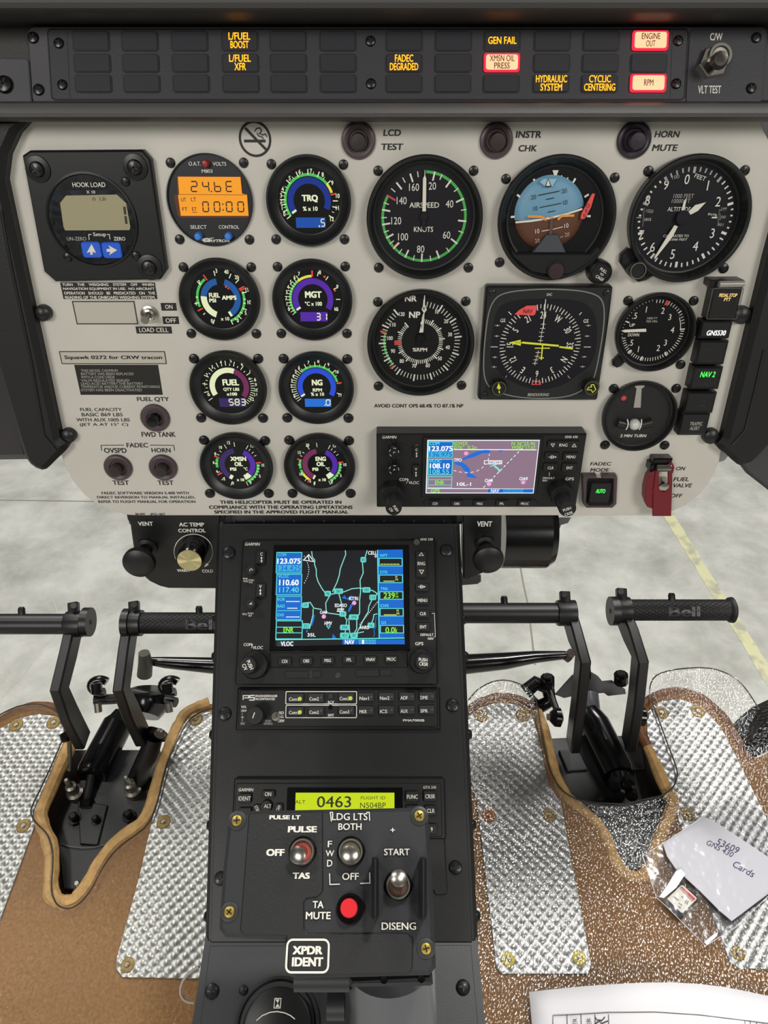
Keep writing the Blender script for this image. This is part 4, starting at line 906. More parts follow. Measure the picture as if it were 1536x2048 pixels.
# --- horizontal situation indicator
t = Th('course_indicator', 'square black compass course indicator with a yellow arrow and a red flag', 'gauge', PANEL, 570, 1530, 4)
mb = MB(); t.PX(mb, [(125, 1100), (140, 1088), (1092, 1088), (1105, 1103), (1072, 1380), (985, 1962), (972, 1975), (78, 1972), (64, 1958), (90, 1550)], 0, 8, mat('dark_olive_bezel', '1a1c1b', .4), 1.4); t.part(mb, 'housing')
ring = [(205, 1165), (330, 1128), (590, 1110), (870, 1125), (1000, 1165), (1040, 1240), (1035, 1420), (975, 1760), (930, 1860), (780, 1945), (560, 1962), (330, 1948), (150, 1885), (105, 1790), (105, 1600), (140, 1280)]
def smooth(pts, k=4, it=3):
    P = []
    n = len(pts)
    for i in range(n):
        for j in range(k): f = j / k; P.append((pts[i][0] * (1 - f) + pts[(i + 1) % n][0] * f, pts[i][1] * (1 - f) + pts[(i + 1) % n][1] * f))
    for _ in range(it): P = [((P[i - 1][0] + 2 * P[i][0] + P[(i + 1) % len(P)][0]) / 4, (P[i - 1][1] + 2 * P[i][1] + P[(i + 1) % len(P)][1]) / 4) for i in range(len(P))]
    return P
mb = MB(); t.LN(mb, smooth(ring), 9, 8.2, mat('silver_line', '9a9c9c', .35, .6), True); t.part(mb, 'silver_outline')
win = [(230, 1240), (340, 1200), (570, 1185), (790, 1195), (900, 1225), (965, 1300), (985, 1420), (975, 1600), (930, 1710), (840, 1770), (740, 1850), (560, 1900), (380, 1860), (255, 1790), (200, 1720), (155, 1680), (165, 1520), (190, 1330)]
mb = MB(); t.PG(mb, smooth(win), 8.25, DIALP); t.part(mb, 'dial_face')
cc = t.p(541, 1545, 8.3); kk = t.k(541, 1545, 8.3); RC = 312 * kk; t.R = RC
mb = MB()
for i in range(72):
    a = i * 5; mb.tick(a, RC * (.90 if i % 2 else .86), RC, .016 * RC * (1 if i % 2 else 1.3), .0084, WHITE, cc)
mb.arc(RC * .845, RC * .85, 0, 360, .00835, mat('card_edge', '2a2833', .5), cc); cardo = t.part(mb, 'compass_card')
mb = MB()
for i, s in enumerate(('24', 'W', '30', '33', 'N', '3', '6', 'E', '12', '15', 'S', '21')):
    a = i * 30; vs, fs, ax, ay, bx, by = text_mesh(s, .015); H = .17 * RC; q = H / (by - ay)
    t._t(mb, vs, fs, ax, ay, bx, by, cc.x + .74 * RC * math.sin(R(a)), cc.y + .74 * RC * math.cos(R(a)), (bx - ax) * q * .62, H, 8.5, WHITE, 0, -a)
mb.obj('card_lettering', cardo)
mb = MB(); hh = 9
t.PG(mb, [(298, 1527), (392, 1505), (392, 1552)], hh, mat('lemon', 'dfe234', .5)); LEM = MATS['lemon']; t.LN(mb, [(345, 1527), (398, 1529)], 14, hh, LEM); t.LN(mb, [(403, 1527), (686, 1552)], 15, hh + .2, LEM); t.LN(mb, [(690, 1560), (795, 1574)], 13, hh, LEM)
t.LN(mb, [(562, 1535), (550, 1660)], 10, hh + .4, LEM); t.LN(mb, [(500, 1570), (618, 1570)], 8, hh + .3, LEM); t.LN(mb, [(530, 1646), (571, 1645)], 8, hh + .3, LEM); t.part(mb, 'course_arrow')
mb = MB(); t.LN(mb, [(585, 1192), (566, 1420)], 6, hh + .5, WHITE)
for x, y in ((566, 1385), (561, 1418), (555, 1448), (550, 1480), (545, 1512), (527, 1603), (519, 1632), (510, 1660), (502, 1687)): t.LN(mb, [(x - 19, y), (x + 19, y)], 4, 8.7, WHITE); t.LN(mb, [(x + 1, y - 15), (x - 1, y + 15)], 4, 8.7, WHITE)
t.part(mb, 'deviation_scale')
mb = MB()
for x, y in ((212, 1395), (207, 1477), (192, 1640), (187, 1715), (915, 1395), (905, 1477), (883, 1637), (870, 1713)): t.LN(mb, [(x - 20, y), (x + 20, y)], 4, 8.6, WHITED); t.D(mb, x, y, 8, 8.65, WHITED, 8)
t.LN(mb, [(160, 1560), (214, 1560)], 5, 8.6, WHITE); t.LN(mb, [(880, 1561), (934, 1561)], 5, 8.6, WHITE); t.LN(mb, [(297, 1288), (320, 1312)], 6, 8.6, WHITE); t.LN(mb, [(862, 1292), (845, 1314)], 6, 8.6, WHITE); t.LN(mb, [(285, 1782), (275, 1796)], 6, 8.6, WHITED); t.LN(mb, [(755, 1782), (772, 1803)], 6, 8.6, WHITED)
t.T(mb, 'GS', 235, 1342, 273, 1370, 8.6, WHITE); t.T(mb, 'GS', 877, 1346, 915, 1374, 8.6, WHITE); t.part(mb, 'glide_scale')
mb = MB(); t.PX(mb, [(344, 1310), (380, 1275), (440, 1242), (512, 1240), (516, 1258), (505, 1306), (490, 1318)], 9, 9.6, FLG); fo = t.part(mb, 'warning_flag'); mb = MB(); t.T(mb, 'NAV', 412, 1268, 484, 1302, 9.8, FI, .015); mb.obj('flag_letters', fo)
mb = MB(); t.LN(mb, [(478, 1850), (482, 1832), (500, 1828), (510, 1812), (522, 1828), (545, 1830), (545, 1850)], 6, 9, FLG, True); t.part(mb, 'heading_bug', label='small red heading bug')
mb = MB(); t.T(mb, 'DC', 595, 1146, 634, 1165, 8.3, WHITE); t.part(mb, 'caption'); mb = MB(); t.T(mb, 'BENDIX/KING', 447, 1918, 610, 1941, 8.3, WHITED, .03, .15); t.part(mb, 'maker_lettering')
for x, y, k_ in ((225, 1882, 0), (942, 1878, 1)):
    mb = MB(); n = 28; rr = []
    cq = t.p(x, y, 15); k2 = t.k(x, y, 15)
    for z, f in ((8, 1.0), (13.5, 1.0), (15, .9)): rr.append([(cq.x + (62 + (3 if i % 2 else 0)) * f * k2 * math.cos(6.2832 * i / (2 * n)), cq.y + (62 + (3 if i % 2 else 0)) * f * k2 * math.sin(6.2832 * i / (2 * n)), z * .001) for i in range(2 * n)])
    mb.loft(rr, BEZ); ko = t.part(mb, 'setting_knob'); mb = MB()
    mb.arc(50 * k2, 54 * k2, 0, 360, .0152, mat('brass_line', '6e6440', .5), cq, 30)
    if k_ == 0: t.PG(mb, [(222, 1838), (240, 1882), (206, 1882)], 15.3, LEM); t.LN(mb, [(224, 1882), (224, 1892)], 10, 15.3, LEM); t.LN(mb, [(226, 1900), (227, 1918)], 9, 15.3, LEM)
    else: t.LN(mb, [(935, 1855), (955, 1850), (972, 1890), (948, 1912), (936, 1892), (906, 1892), (916, 1872), (940, 1870)], 6, 15.3, LEM, True)
    mb.obj('knob_symbol', ko)
t.screws([(172, 1140), (1055, 1143), (110, 1932)], 27, SCRG, 8)
mb = MB(); t.PG(mb, smooth(win), 12, GLASS); 

# --- altimeter
crop(1190, 230, 4.439)
g = Gauge('altimeter', 'large round altimeter with white figures and three pale pointers', 822, 928, 534, 11, .86, [(473, 498), (1327, 493), (1140, 1360)], 10, mat('dial_navy_black', '0e0f16', .55, spec=.25))
mb = MB(); g.PX(mb, [(300, 1180), (235, 1240), (225, 1310), (290, 1410), (390, 1485), (450, 1470), (520, 1430), (420, 1250)], 0, 5, BEZ, 1); g.part(mb, 'knob_lug')
mb = MB(); g.L(mb, 385, 1383, [(76, 5), (78, 13), (72, 14.5), (66, 14.8), (60, 14), (.1, 13.8)], BEZ, 36, 14.5); ko = g.part(mb, 'setting_knob'); mb = MB(); cq = g.p(385, 1383, 15); k2 = g.k(385, 1383, 15); mb.arc(64 * k2, 70 * k2, 0, 360, .015, mat('worn_rim', '77736a', .5), cq, 36); mb.obj('worn_rim', ko)
mb = MB(); GRT = mat('grey_tick', 'a09f9a', .6)
for i in range(50):
    a = i * 7.2
    if i % 5 == 0: mb.tick(a, .70 * g.R, .795 * g.R, .042 * g.R, .0012, WHITE if 5 < i < 36 else GRT)
    elif 40 < i < 45 or 35 < i < 40 or 10 < i < 15: mb.tick(a, .755 * g.R, .795 * g.R, .026 * g.R, .0012, WHITE)
    else: mb.tick(a, .725 * g.R, .795 * g.R, .024 * g.R, .0012, WHITE if 5 < i < 36 else GRT)
g.part(mb, 'scale')
mb = MB(); g.num(mb, [(0, 818, 571), (1, 1003, 626), (2, 1095, 769), (3, 1043, 1050), (4, 893, 1164), (5, 690, 1236), (6, 512, 1173), (7, 410, 1066), (8, 467, 756), (9, 632, 619)], 80, WHITE, 1.2, -.005, .85); g.part(mb, 'numerals')
mb = MB()
for s, a, rt, m in (('100', (686, 534, 748, 566), 8, WHITED), ('FEET', (882, 534, 988, 572), -16, WHITE), ('1000 FEET', (697, 700, 878, 738), 0, WHITED), ('10000 FT', (682, 746, 846, 782), 0, WHITED), ('ALTITUDE', (645, 817, 850, 855), 0, WHITE), ('1020', (455, 838, 517, 868), -6, WHITED), ('1015', (440, 915, 497, 940), 0, WHITE), ('IN.Hg', (1003, 872, 1083, 900), -4, WHITE), ('299', (1117, 821, 1168, 848), 5, WHITED), ('300', (1110, 893, 1160, 919), 0, WHITED), ('301', (1087, 960, 1140, 987), -4, WHITED), ('CALIBRATED TO', (607, 1062, 832, 1085), 0, WHITE), ('20,000 FEET', (640, 1096, 818, 1118), 0, WHITE)): g.T(mb, s, *a, 1.25, m, .005, .12 if s[0] in 'C2' else 0, rt)
g.part(mb, 'caption')
mb = MB()
for i in range(13): g.LN(mb, [(1100 - i * 1.2, 840 + i * 11), (1112 - i * 1.2 if i % 4 else 1118, 840 + i * 11)], 3, 1.3, WHITED); g.LN(mb, [(430 - i, 830 + i * 13), (443 - i, 830 + i * 13)], 3, 1.3, WHITED)
g.LN(mb, [(1036, 911), (1085, 911)], 11, 1.3, WHITE); g.LN(mb, [(366, 911), (410, 911)], 8, 1.3, WHITED); g.part(mb, 'pressure_scale')
mb = MB(); needle(mb, [(707, 978), (735, 990), (690, 1080), (540, 1270), (527, 1282), (528, 1262), (640, 1080)], 3.6); g.part(mb, 'long_pointer')
mb = MB(); needle(mb, [(815, 895), (828, 860), (890, 800), (985, 775), (915, 850), (860, 880)], 3.0); g.part(mb, 'short_pointer')
mb = MB(); needle(mb, [(768, 848), (792, 852), (808, 770), (810, 738), (790, 765)], 2.4); g.part(mb, 'small_pointer')
mb = MB(); g.L(mb, 765, 905, [(60, 1), (60, 4), (.1, 4)], DIALP, 30); g.part(mb, 'pointer_hub'); g.glass()

# --- vertical speed
crop(1180, 550, 4.315)
g = Gauge('climb_rate_indicator', 'round climb rate dial with a white needle pointing left', 557, 493, 342, 8, .88, [(327, 220), (893, 222), (780, 772)], 9.5, DIAL)
mb = MB(); g.PX(mb, [(255, 690), (200, 745), (200, 785), (235, 805), (265, 795), (320, 745)], 0, 4, BEZ, 1.2); g.part(mb, 'lug')
mb = MB()
for a in list(range(-90, 85, 6)): g.tk(mb, a + 2, .71, .79 if a % 30 else .80, .016 if a % 30 else .03, WHITE) if a > 0 else g.tk(mb, a, .77, .80, .02, WHITED)
for a in range(102, 268, 5): g.tk(mb, a, .70, .79, .018, WHITE)
for a in (-60, 98, 205, 155, 235): g.tk(mb, a, .68, .80, .03, WHITE)
g.arc(mb, .68, .695, 72, 100, WHITE); g.tk(mb, 27, .68, .80, .05, REDI, .0003); g.tk(mb, 31, .68, .80, .03, REDI, .0003); g.part(mb, 'scale')
mb = MB(); g.num(mb, [('.5', 387, 352), (1, 487, 298), (2, 630, 308), (3, 690, 364), (4, 712, 474), (3, 652, 584), (2, 590, 630), (1, 418, 640), ('.5', 353, 585)], 52, WHITE, 1.2, .0, .85); g.part(mb, 'numerals')
mb = MB(); g.T(mb, 'UP', 341, 419, 387, 446, 1.2, WHITE); g.T(mb, 'DOWN', 328, 503, 424, 530, 1.2, WHITE); g.T(mb, '1000 FT', 492, 364, 582, 383, 1.2, WHITED); g.T(mb, 'PER MIN', 487, 391, 581, 410, 1.2, WHITED); g.part(mb, 'caption')
mb = MB(); needle(mb, [(484, 464), (486, 490), (300, 496), (268, 482), (300, 472)], 2.6); g.part(mb, 'needle'); g.glass()

# --- turn indicator
g = Gauge('turn_indicator', 'round dark turn indicator with a white needle and slip ball', 421, 1217, 320, 7, .89, [(203, 978), (742, 977), (128, 1465), (642, 1467)], 9.5, mat('dial_warm_black', '0d0c0c', .5))
mb = MB(); g.PG(mb, [(388, 955), (470, 952), (468, 968), (446, 980), (437, 1145), (376, 1145), (402, 980), (388, 968)], 1.3, WHITED); g.part(mb, 'turn_needle')
mb = MB(); g.D(mb, 292, 1063, 22, 1.2, REDI); g.part(mb, 'warning_flag', label='red spot')
mb = MB(); pth = [(235, 1270), (310, 1288), (385, 1292), (460, 1288), (530, 1270)]; mb.tube([Vector((*g.p(x, y, 2.5), .0025)) for x, y in pth], .0036, mat('dark_tube', '100f0f', .4), 14); tb_ = g.part(mb, 'slip_tube')
mb = MB(); q = g.p(385, 1290, 4.5); mb.lathe([(.0044 * math.sin(R(a)), .0044 * math.cos(R(a))) for a in range(179, 0, -12)], mat('white_ball', 'c9c9c4', .3), 24, (q.x, q.y, .0042)); mb.obj('slip_ball', tb_)
mb = MB(); g.LN(mb, [(322, 1245), (330, 1275), (326, 1310), (310, 1336)], 9, 7, WHITE); g.LN(mb, [(445, 1245), (445, 1275), (438, 1310), (424, 1336)], 9, 7, WHITE); mb.obj('tube_mark', tb_)
mb = MB(); g.T(mb, '2 MIN TURN', 262, 1375, 485, 1400, 1.2, WHITE, .025, .15); g.part(mb, 'caption'); g.glass(6.8)

# ================================================================== NAVIGATOR IN THE PANEL
KTXT = WHITE
def keys(t, items, h, h2=1.8, hp=None, par='key', m=KEY, r=8, ink=None, bold=.015):
    for q in items:
        s, x0, y0, x1, y1 = q[:5]; mb = MB(); t.B(mb, x0, y0, x1, y1, h, h + h2, m, r, .4); o = t.part(mb, par)
        if s:
            tb = MB(); cx, cy = (x0 + x1) / 2, (y0 + y1) / 2; t.TC(tb, s, cx, cy, hp or (y1 - y0) * .45, h + h2 + .2, ink or KTXT, bold, .78); tb.obj('key_lettering', o)
def knurl(t, x, y, r, h, hz, m, top_text=(), n=30, name='knob', rin=.78, rot=0, hp=22, r2=None):
    c = t.p(x, y, hz); kk = t.k(x, y, hz); mb = MB(); rr = []
    for z, f in ((h, 1), (hz - 1, 1), (hz, .93)): rr.append([(c.x + r * kk * f * (1 if i % 2 else .95) * math.cos(3.14159 * i / n), c.y + r * kk * f * (1 if i % 2 else .95) * math.sin(3.14159 * i / n), z * .001) for i in range(2 * n)])
    mb.loft(rr, m); o = t.part(mb, name)
    if top_text:
        tb = MB()
        for s, dx, dy in top_text: t.TC(tb, s, x + dx, y + dy, hp, hz + .2, WHITE, .02, .8, rot)
        tb.obj('knob_lettering', o)
    return o
crop(730, 830, 3.413)
t = Th('panel_navigator', 'wide black radio navigator in the panel with a mauve map screen', 'radio', PANEL, 780, 380, 14)
mb = MB(); t.B(mb, 79, 128, 1478, 632, 0, 14, BLK, 8, 1.2); t.part(mb, 'body')
mb = MB(); t.B(mb, 388, 152, 1198, 562, 14, 15.5, BEZ, 8, .6); t.B(mb, 400, 575, 1175, 628, 14, 14.8, BEZ, 30, .4); t.part(mb, 'screen_surround')
mb = MB(); t.R_(mb, 420, 170, 1172, 535, 15.7, S_WHT); t.R_(mb, 426, 176, 1167, 530, 15.8, S_MAP)
for a in ((430, 180, 600, 290), (430, 300, 598, 408)): t.R_(mb, *a, 16, S_CYN); t.R_(mb, a[0] + 5, a[1] + 5, a[2] - 5, a[3] - 4, 16.1, S_BLU)
t.R_(mb, 436, 250, 596, 288, 16.2, mat('screen_pale_blue', '3fb4dc', 1, 0, 1)); t.FR(mb, 430, 420, 592, 496, 5, 16, S_CYN)
for y in (442, 478): t.LN(mb, [(434, y), (588, y)], 4, 16.1, S_CYN)
t.LN(mb, [(604, 236), (1172, 238)], 6, 16, S_WHT); t.LN(mb, [(425, 501), (1150, 505)], 5, 16, S_WHT); t.R_(mb, 840, 504, 1146, 530, 16, S_BLU)
for pts in ([(660, 300), (690, 285), (730, 262), (770, 245), (820, 238), (858, 240), (850, 260), (800, 262), (750, 285), (700, 298), (670, 310)], [(612, 320), (660, 322), (690, 340), (715, 365), (718, 400), (740, 410), (770, 432), (730, 428), (690, 420), (700, 398), (672, 372), (655, 350), (610, 335)], [(910, 240), (940, 240), (935, 252), (915, 250)]): t.PG(mb, pts, 16, S_RIV)
for i in range(12):
    x = 808 + i * 23; t.LN(mb, [(x, 496 - i * 23.3), (x + 13, 483 - i * 23.3)], 5, 16.2, S_WHT)
import itertools
arc_ = [(604, 378), (640, 388), (680, 393), (720, 393), (760, 384), (795, 365), (822, 340), (840, 310), (848, 280), (848, 255)]
for (xa, ya), (xb, yb) in zip(arc_, arc_[1:]): t.LN(mb, [(xa, ya), (xa + (xb - xa) * .55, ya + (yb - ya) * .55)], 4, 16.2, S_WHT)
t.PG(mb, [(872, 340), (890, 345), (930, 380), (915, 392), (905, 372), (888, 360)], 16.3, S_ROAD); t.LN(mb, [(852, 352), (900, 335)], 6, 16.3, S_ROAD)
t.R_(mb, 812, 310, 936, 336, 16.3, S_WHT); t.R_(mb, 817, 314, 931, 332, 16.4, S_MAP)
for x, y in ((690, 262), (847, 472), (1080, 460)): t.D(mb, x, y, 15, 16.2, S_PNK, 14)
for i in range(7): t.FR(mb, 946 + i * 20, 508, 958 + i * 20, 526, 2, 16.2, S_CYN)
scr = t.part(mb, 'screen'); mb = MB()
for s, a, m, b_ in (('COM', (440, 184, 508, 205), S_CYN, .02), ('123.075', (436, 212, 598, 247), S_WHT, .03), ('136.975', (440, 254, 594, 286), S_BLU, .01), ('VLOC', (440, 304, 522, 325), S_CYN, .02), ('108.10', (442, 330, 578, 365), S_WHT, .03), ('108.55', (442, 370, 574, 402), S_CYN, .01), ('ENR', (478, 448, 540, 474), S_GRN, .02), ('GPS', (448, 506, 510, 530), S_GRN, .02), ('EDWDS', (608, 182, 700, 206), S_GRN, .01), ("076\u00b0  0.2n", (608, 208, 762, 232), S_GRN, .01), ("N 36\u00b025.96'", (1000, 182, 1168, 206), S_GRN, .01), ("W082\u00b017.65'", (1000, 208, 1168, 232), S_GRN, .01), ('TPO', (606, 296, 660, 318), S_WHT, .02), ('EDWDS', (842, 312, 930, 334), S_WHT, .02), ('OA4', (818, 436, 872, 460), S_WHT, .02), ('OA9', (1054, 424, 1110, 446), S_WHT, .02), ('10L-1', (628, 460, 724, 484), S_WHT, .02), ('NAV', (860, 506, 916, 528), S_WHT, .02)): t.T(mb, s, *a, 16.6, m, b_)
mb.obj('screen_figures', scr)
mb = MB()
for s, a in (('GARMIN', (118, 142, 214, 161)), ('GNS 430', (1365, 141, 1452, 158)), ('COM', (235, 431, 292, 450)), ('VLOC', (298, 452, 368, 472)), ('GPS', (1368, 426, 1426, 446)), ('DEFAULT', (1214, 424, 1294, 437)), ('NAV', (1212, 441, 1246, 454))): mb = MB(); t.T(mb, s, *a, 14.3, WHITE, .015, .15 if s == 'GARMIN' else 0); t.part(mb, 'caption')
mb = MB(); t.LN(mb, [(282, 468), (298, 438)], 3, 14.3, WHITE); t.LN(mb, [(1258, 392), (1258, 416)], 3, 14.3, WHITE); t.part(mb, 'caption_line')
mb = MB(); t.L(mb, 348, 166, [(20, 14), (19, 14.8), (.1, 14.9)], mat('light_sensor', '4c4a44', .4), 18); t.part(mb, 'light_sensor')
keys(t, [('', 1246, 178, 1462, 228), ('MENU', 1352, 260, 1460, 312), ('', 1226, 258, 1326, 310), ('CLR', 1216, 332, 1318, 390), ('ENT', 1344, 332, 1450, 390)], 14, 1.8, 21)
keys(t, [('CDI', 440, 585, 515, 626), ('OBS', 585, 585, 668, 626), ('MSG', 738, 585, 828, 626), ('FPL', 892, 585, 976, 626), ('PROC', 1042, 585, 1140, 626)], 14.8, 1.6, 19)
keys(t, [('', 328, 214, 374, 292), ('', 322, 344, 372, 424)], 14, 2, 20)
mb = MB(); t.T(mb, 'RNG', 1326, 195, 1382, 216, 16.1, WHITE); t.LN(mb, [(1270, 197), (1294, 197), (1282, 217)], 4, 16.1, WHITE, True); t.LN(mb, [(1414, 217), (1442, 217), (1428, 197)], 4, 16.1, WHITE, True); t.T(mb, 'D', 1268, 276, 1292, 298, 16.1, WHITE); t.LN(mb, [(1252, 287), (1300, 287)], 4, 16.2, WHITE); t.PG(mb, [(1298, 280), (1308, 287), (1298, 294)], 16.2, WHITE)
for s, x, y in (('C', 352, 238), ('V', 348, 370)):
    t.TC(mb, s, x, y, 18, 16.3, WHITE, .02); t.LN(mb, [(x, y + 20), (x, y + 48)], 4, 16.3, WHITE); t.PG(mb, [(x - 7, y + 27), (x + 7, y + 27), (x, y + 16)], 16.4, WHITE); t.PG(mb, [(x - 7, y + 41), (x + 7, y + 41), (x, y + 52)], 16.4, WHITE)
t.part(mb, 'key_symbols')
for y, s in ((256, 'C'), (374, 'V')):
    knurl(t, 198, y, 37, 14, 24, GLOSS, ((s, 0, 0),), 14, 'volume_knob', hp=16, rot=-60); mb = MB(); c = t.p(198, y, 24.3); kk = t.k(198, y, 24.3)
    for a in (-150, -80, -10, 60): mb.arc(31 * kk, 34 * kk, a, a + 35, .02435, WHITE, c, 6)
    t.part(mb, 'knob_marks')
knurl(t, 188, 560, 82, 14, 26, BLK, (), 40); knurl(t, 196, 640, 56, 26, 42, BLK, (('PUSH', 14, -2), ('C/V', -18, 8)), 30, 'inner_knob', hp=20, rot=-58)
knurl(t, 1352, 558, 84, 14, 26, BLK, (), 40); knurl(t, 1385, 645, 60, 26, 42, BLK, (('PUSH', -6, -2), ('CRSR', 6, 28)), 30, 'inner_knob', hp=22, rot=22)

# ================================================================== INDICATOR SWITCHES, FADEC SWITCH, FUEL VALVE
crop(1180, 550, 4.315)
def indicator(label, x0, y0, x1, y1, text, m, sz=None, extra=None, h=11, face=KEY):
    t = Th('indicator_switch', label, 'switch', PANEL, (x0 + x1) / 2, (y0 + y1) / 2, h)
    mb = MB(); t.B(mb, x0, y0, x1, y1, 0, h - 2, BLK, 5, .3); t.part(mb, 'switch_body')
    mb = MB(); t.B(mb, x0 + 14, y0 + 12, x1 - 8, y1 - 10, h - 2, h, face, 8, .6); f = t.part(mb, 'lens')
    mb = MB()
    for q in text: t.T(mb, q[0], *q[1:5], h + .2, q[5] if len(q) > 5 else m, .02, .1 if m is not WHITED else 0)
    if extra: extra(t, mb)
    if mb.v: mb.obj('legend', f)
    return t
t = indicator('black indicator switch lit with pale amber words under a clear flip guard', 1040, 70, 1290, 385, [('PEDAL STOP', 1116, 160, 1270, 190), ('PTT', 1158, 197, 1214, 226)], E_PST, h=12)
mb = MB(); t.B(mb, 1030, 112, 1300, 382, 15, 16, CLEARP, 14, .4); t.part(mb, 'clear_guard')
mb = MB(); t.FR(mb, 1034, 116, 1296, 380, 6, 16.3, mat('clear_edge', '5b5a58', .2), 12); t.part(mb, 'guard_edge')
mb = MB(); a, b_ = t.p(1112, 80, 15), t.p(1325, 76, 15); mb.tube([(a.x, a.y, .015), (b_.x, b_.y, .015)], .0022, mat('clear_hinge', '8e8b84', .15), 14); t.part(mb, 'guard_hinge')
mb = MB(); t.B(mb, 1040, 44, 1330, 110, 0, 12, BLK, 8, .6); t.part(mb, 'guard_base')
indicator('black indicator switch lit with white letters and digits below the clear guarded one', 950, 392, 1215, 548, [('GNS530', 1008, 478, 1172, 522)], E_LWH)
def ghost(pts): return lambda t, mb: [t.LN(mb, p, 4, 11.2, GHOST) for p in pts]
indicator('blank black indicator switch between the white-lit and green-lit switches', 925, 565, 1175, 772, [], GHOST, extra=ghost([[(1000, 640), (1060, 640)], [(1000, 745), (1060, 745)]]))
indicator('black indicator switch with a green lit legend', 875, 790, 1128, 985, [('NAV 2', 955, 834, 1082, 882), ('GPS', 955, 932, 1018, 956, GHOST)], E_GRN)
indicator('blank black indicator switch with a faint round symbol, above the traffic alert one', 822, 1008, 1076, 1190, [('OBS', 925, 1118, 995, 1140, GHOST)], GHOST, extra=ghost([[(955, 1085), (965, 1076), (980, 1078), (988, 1090), (978, 1100)]]))
indicator('black traffic alert indicator switch at the bottom of the column', 775, 1190, 1018, 1382, [('TRAFFIC', 862, 1268, 972, 1300), ('ALERT', 862, 1308, 948, 1338)], WHITED)
crop(1140, 880, 3.879)
t = Th('engine_mode_switch', 'square plum-rimmed pushbutton lit with green AUTO lettering', 'switch', PANEL, 235, 400, 4)
mb = MB(); t.B(mb, 128, 300, 342, 500, 0, 1.5, BLK, 8, .4); t.part(mb, 'switch_body')
mb = MB()
for pts in ([(102, 276), (205, 274), (206, 300), (135, 302), (125, 490), (150, 512), (310, 512), (335, 488), (340, 302), (250, 300), (252, 274), (362, 276), (368, 300), (360, 500), (330, 528), (130, 528), (104, 500), (98, 300)],): t.PX(mb, pts, 0, 5.5, PLUM, .5)
t.part(mb, 'guard_rim')
mb = MB(); t.B(mb, 152, 335, 318, 492, 1.5, 5, KEY, 6, .8); f = t.part(mb, 'lens'); mb = MB(); t.T(mb, 'AUTO', 202, 381, 274, 413, 5.3, E_GRN, .03); mb.obj('legend', f)
t = Th('fuel_valve_switch', 'steel toggle under a dark red flip guard beside the fuel valve lettering', 'switch', PANEL, 720, 350, 4)
mb = MB(); t.B(mb, 640, 145, 790, 250, 0, 9, GLOSS, 8, 1); t.B(mb, 622, 190, 660, 250, 0, 10, GLOSS, 8, 1); t.part(mb, 'guard_base')
mb = MB(); a, b_ = t.p(668, 218, 11), t.p(778, 214, 11)
for i in range(13):
    x = a.x + (b_.x - a.x) * (i + .5) / 13; mb.tube([(x + .0024 * math.cos(0), a.y + .0022 * math.cos(q * .7), .011 + .0022 * math.sin(q * .7)) if False else (x + (b_.x - a.x) / 13 * q / 9, a.y + .0022 * math.cos(q * .7), .011 + .0022 * math.sin(q * .7)) for q in range(10)], .00042, STEEL, 6)
t.part(mb, 'hinge_spring')
mb = MB(); H1 = 13
t.PX(mb, [(665, 240), (690, 240), (692, 370), (705, 398), (735, 405), (758, 390), (762, 370), (762, 240), (795, 240), (795, 320), (786, 592), (642, 592), (645, 400)], 11.5, H1, DRED, .4)
t.PX(mb, [(608, 290), (640, 250), (668, 240), (650, 530), (636, 534), (600, 520), (580, 460), (585, 380)], 4, 12, DRED, .4); t.PX(mb, [(770, 175), (800, 185), (812, 215), (800, 260), (770, 262)], 2, 11, DRED, .4); t.part(mb, 'flip_guard')
mb = MB(); c = t.p(726, 300, 2); q = t.p(727, 362, 12); mb.tube([(c.x, c.y, .002), (c.x * .5 + q.x * .5, c.y * .5 + q.y * .5, .007), (q.x, q.y, .011), (q.x, q.y - .0004, .0128), (q.x, q.y - .0005, .0138)], [.0022, .0024, .0040, .0040, .002], STEEL); t.part(mb, 'lever')
mb = MB(); t.L(mb, 612, 335, [(22, 9), (20, 12.4), (.1, 12.6)], DRED, 18); t.part(mb, 'pivot_boss')

# ================================================================== VENT PANELS UNDER THE INSTRUMENT PANEL
crop(220, 1010, 5.908)
VB = mat('vent_panel_black', '0f0f0f', .4, bump=.05, bs=900)
t = Th('vent_control_panel', 'black vent and temperature control panel under the left part of the instrument panel', 'control panel', PANEL, 740, 570, -8)
mb = MB(); t.PX(mb, [(190, 100), (205, 170), (240, 240), (285, 560), (420, 862), (470, 905), (590, 962), (690, 986), (1300, 990), (1300, 100)], -28, -8, VB, .8); t.part(mb, 'plate')
mb = MB(); t.T(mb, 'VENT', 332, 198, 508, 245, -7.7, WHITE, .03); t.part(mb, 'caption'); mb = MB(); t.T(mb, 'AC TEMP', 815, 208, 1112, 254, -7.7, WHITE, .03); t.T(mb, 'CONTROL', 806, 280, 1130, 324, -7.7, WHITE, .03); t.part(mb, 'caption'); mb = MB(); t.T(mb, 'WARM', 792, 757, 935, 790, -7.7, WHITE, .03); t.part(mb, 'caption'); mb = MB(); t.T(mb, 'COLD', 1088, 762, 1217, 798, -7.7, WHITE, .03); t.part(mb, 'caption')
mb = MB(); pts = [(985 + 228 * math.cos(R(a)), 552 - 208 * math.sin(R(a))) for a in range(205, -46, -8)]; t.LN(mb, pts, 9, -7.7, WHITE); t.PG(mb, [(1112, 735), (1168, 708), (1140, 685)], -7.7, WHITE); t.part(mb, 'dial_arrow')
def vent(t, x, y, r, name='vent_knob'):
    mb = MB(); t.L(mb, x, y, [(r * .66, -8), (r * .66, -5), (r * .42, -4), (r * .40, 9), (r * .55, 11), (r * .80, 12), (r * .98, 13), (r, 15), (r, 17), (r * .97, 18.3), (r * .7, 20), (r * .35, 20.7), (.1, 20.9)], VB, 44, 18); t.part(mb, name)
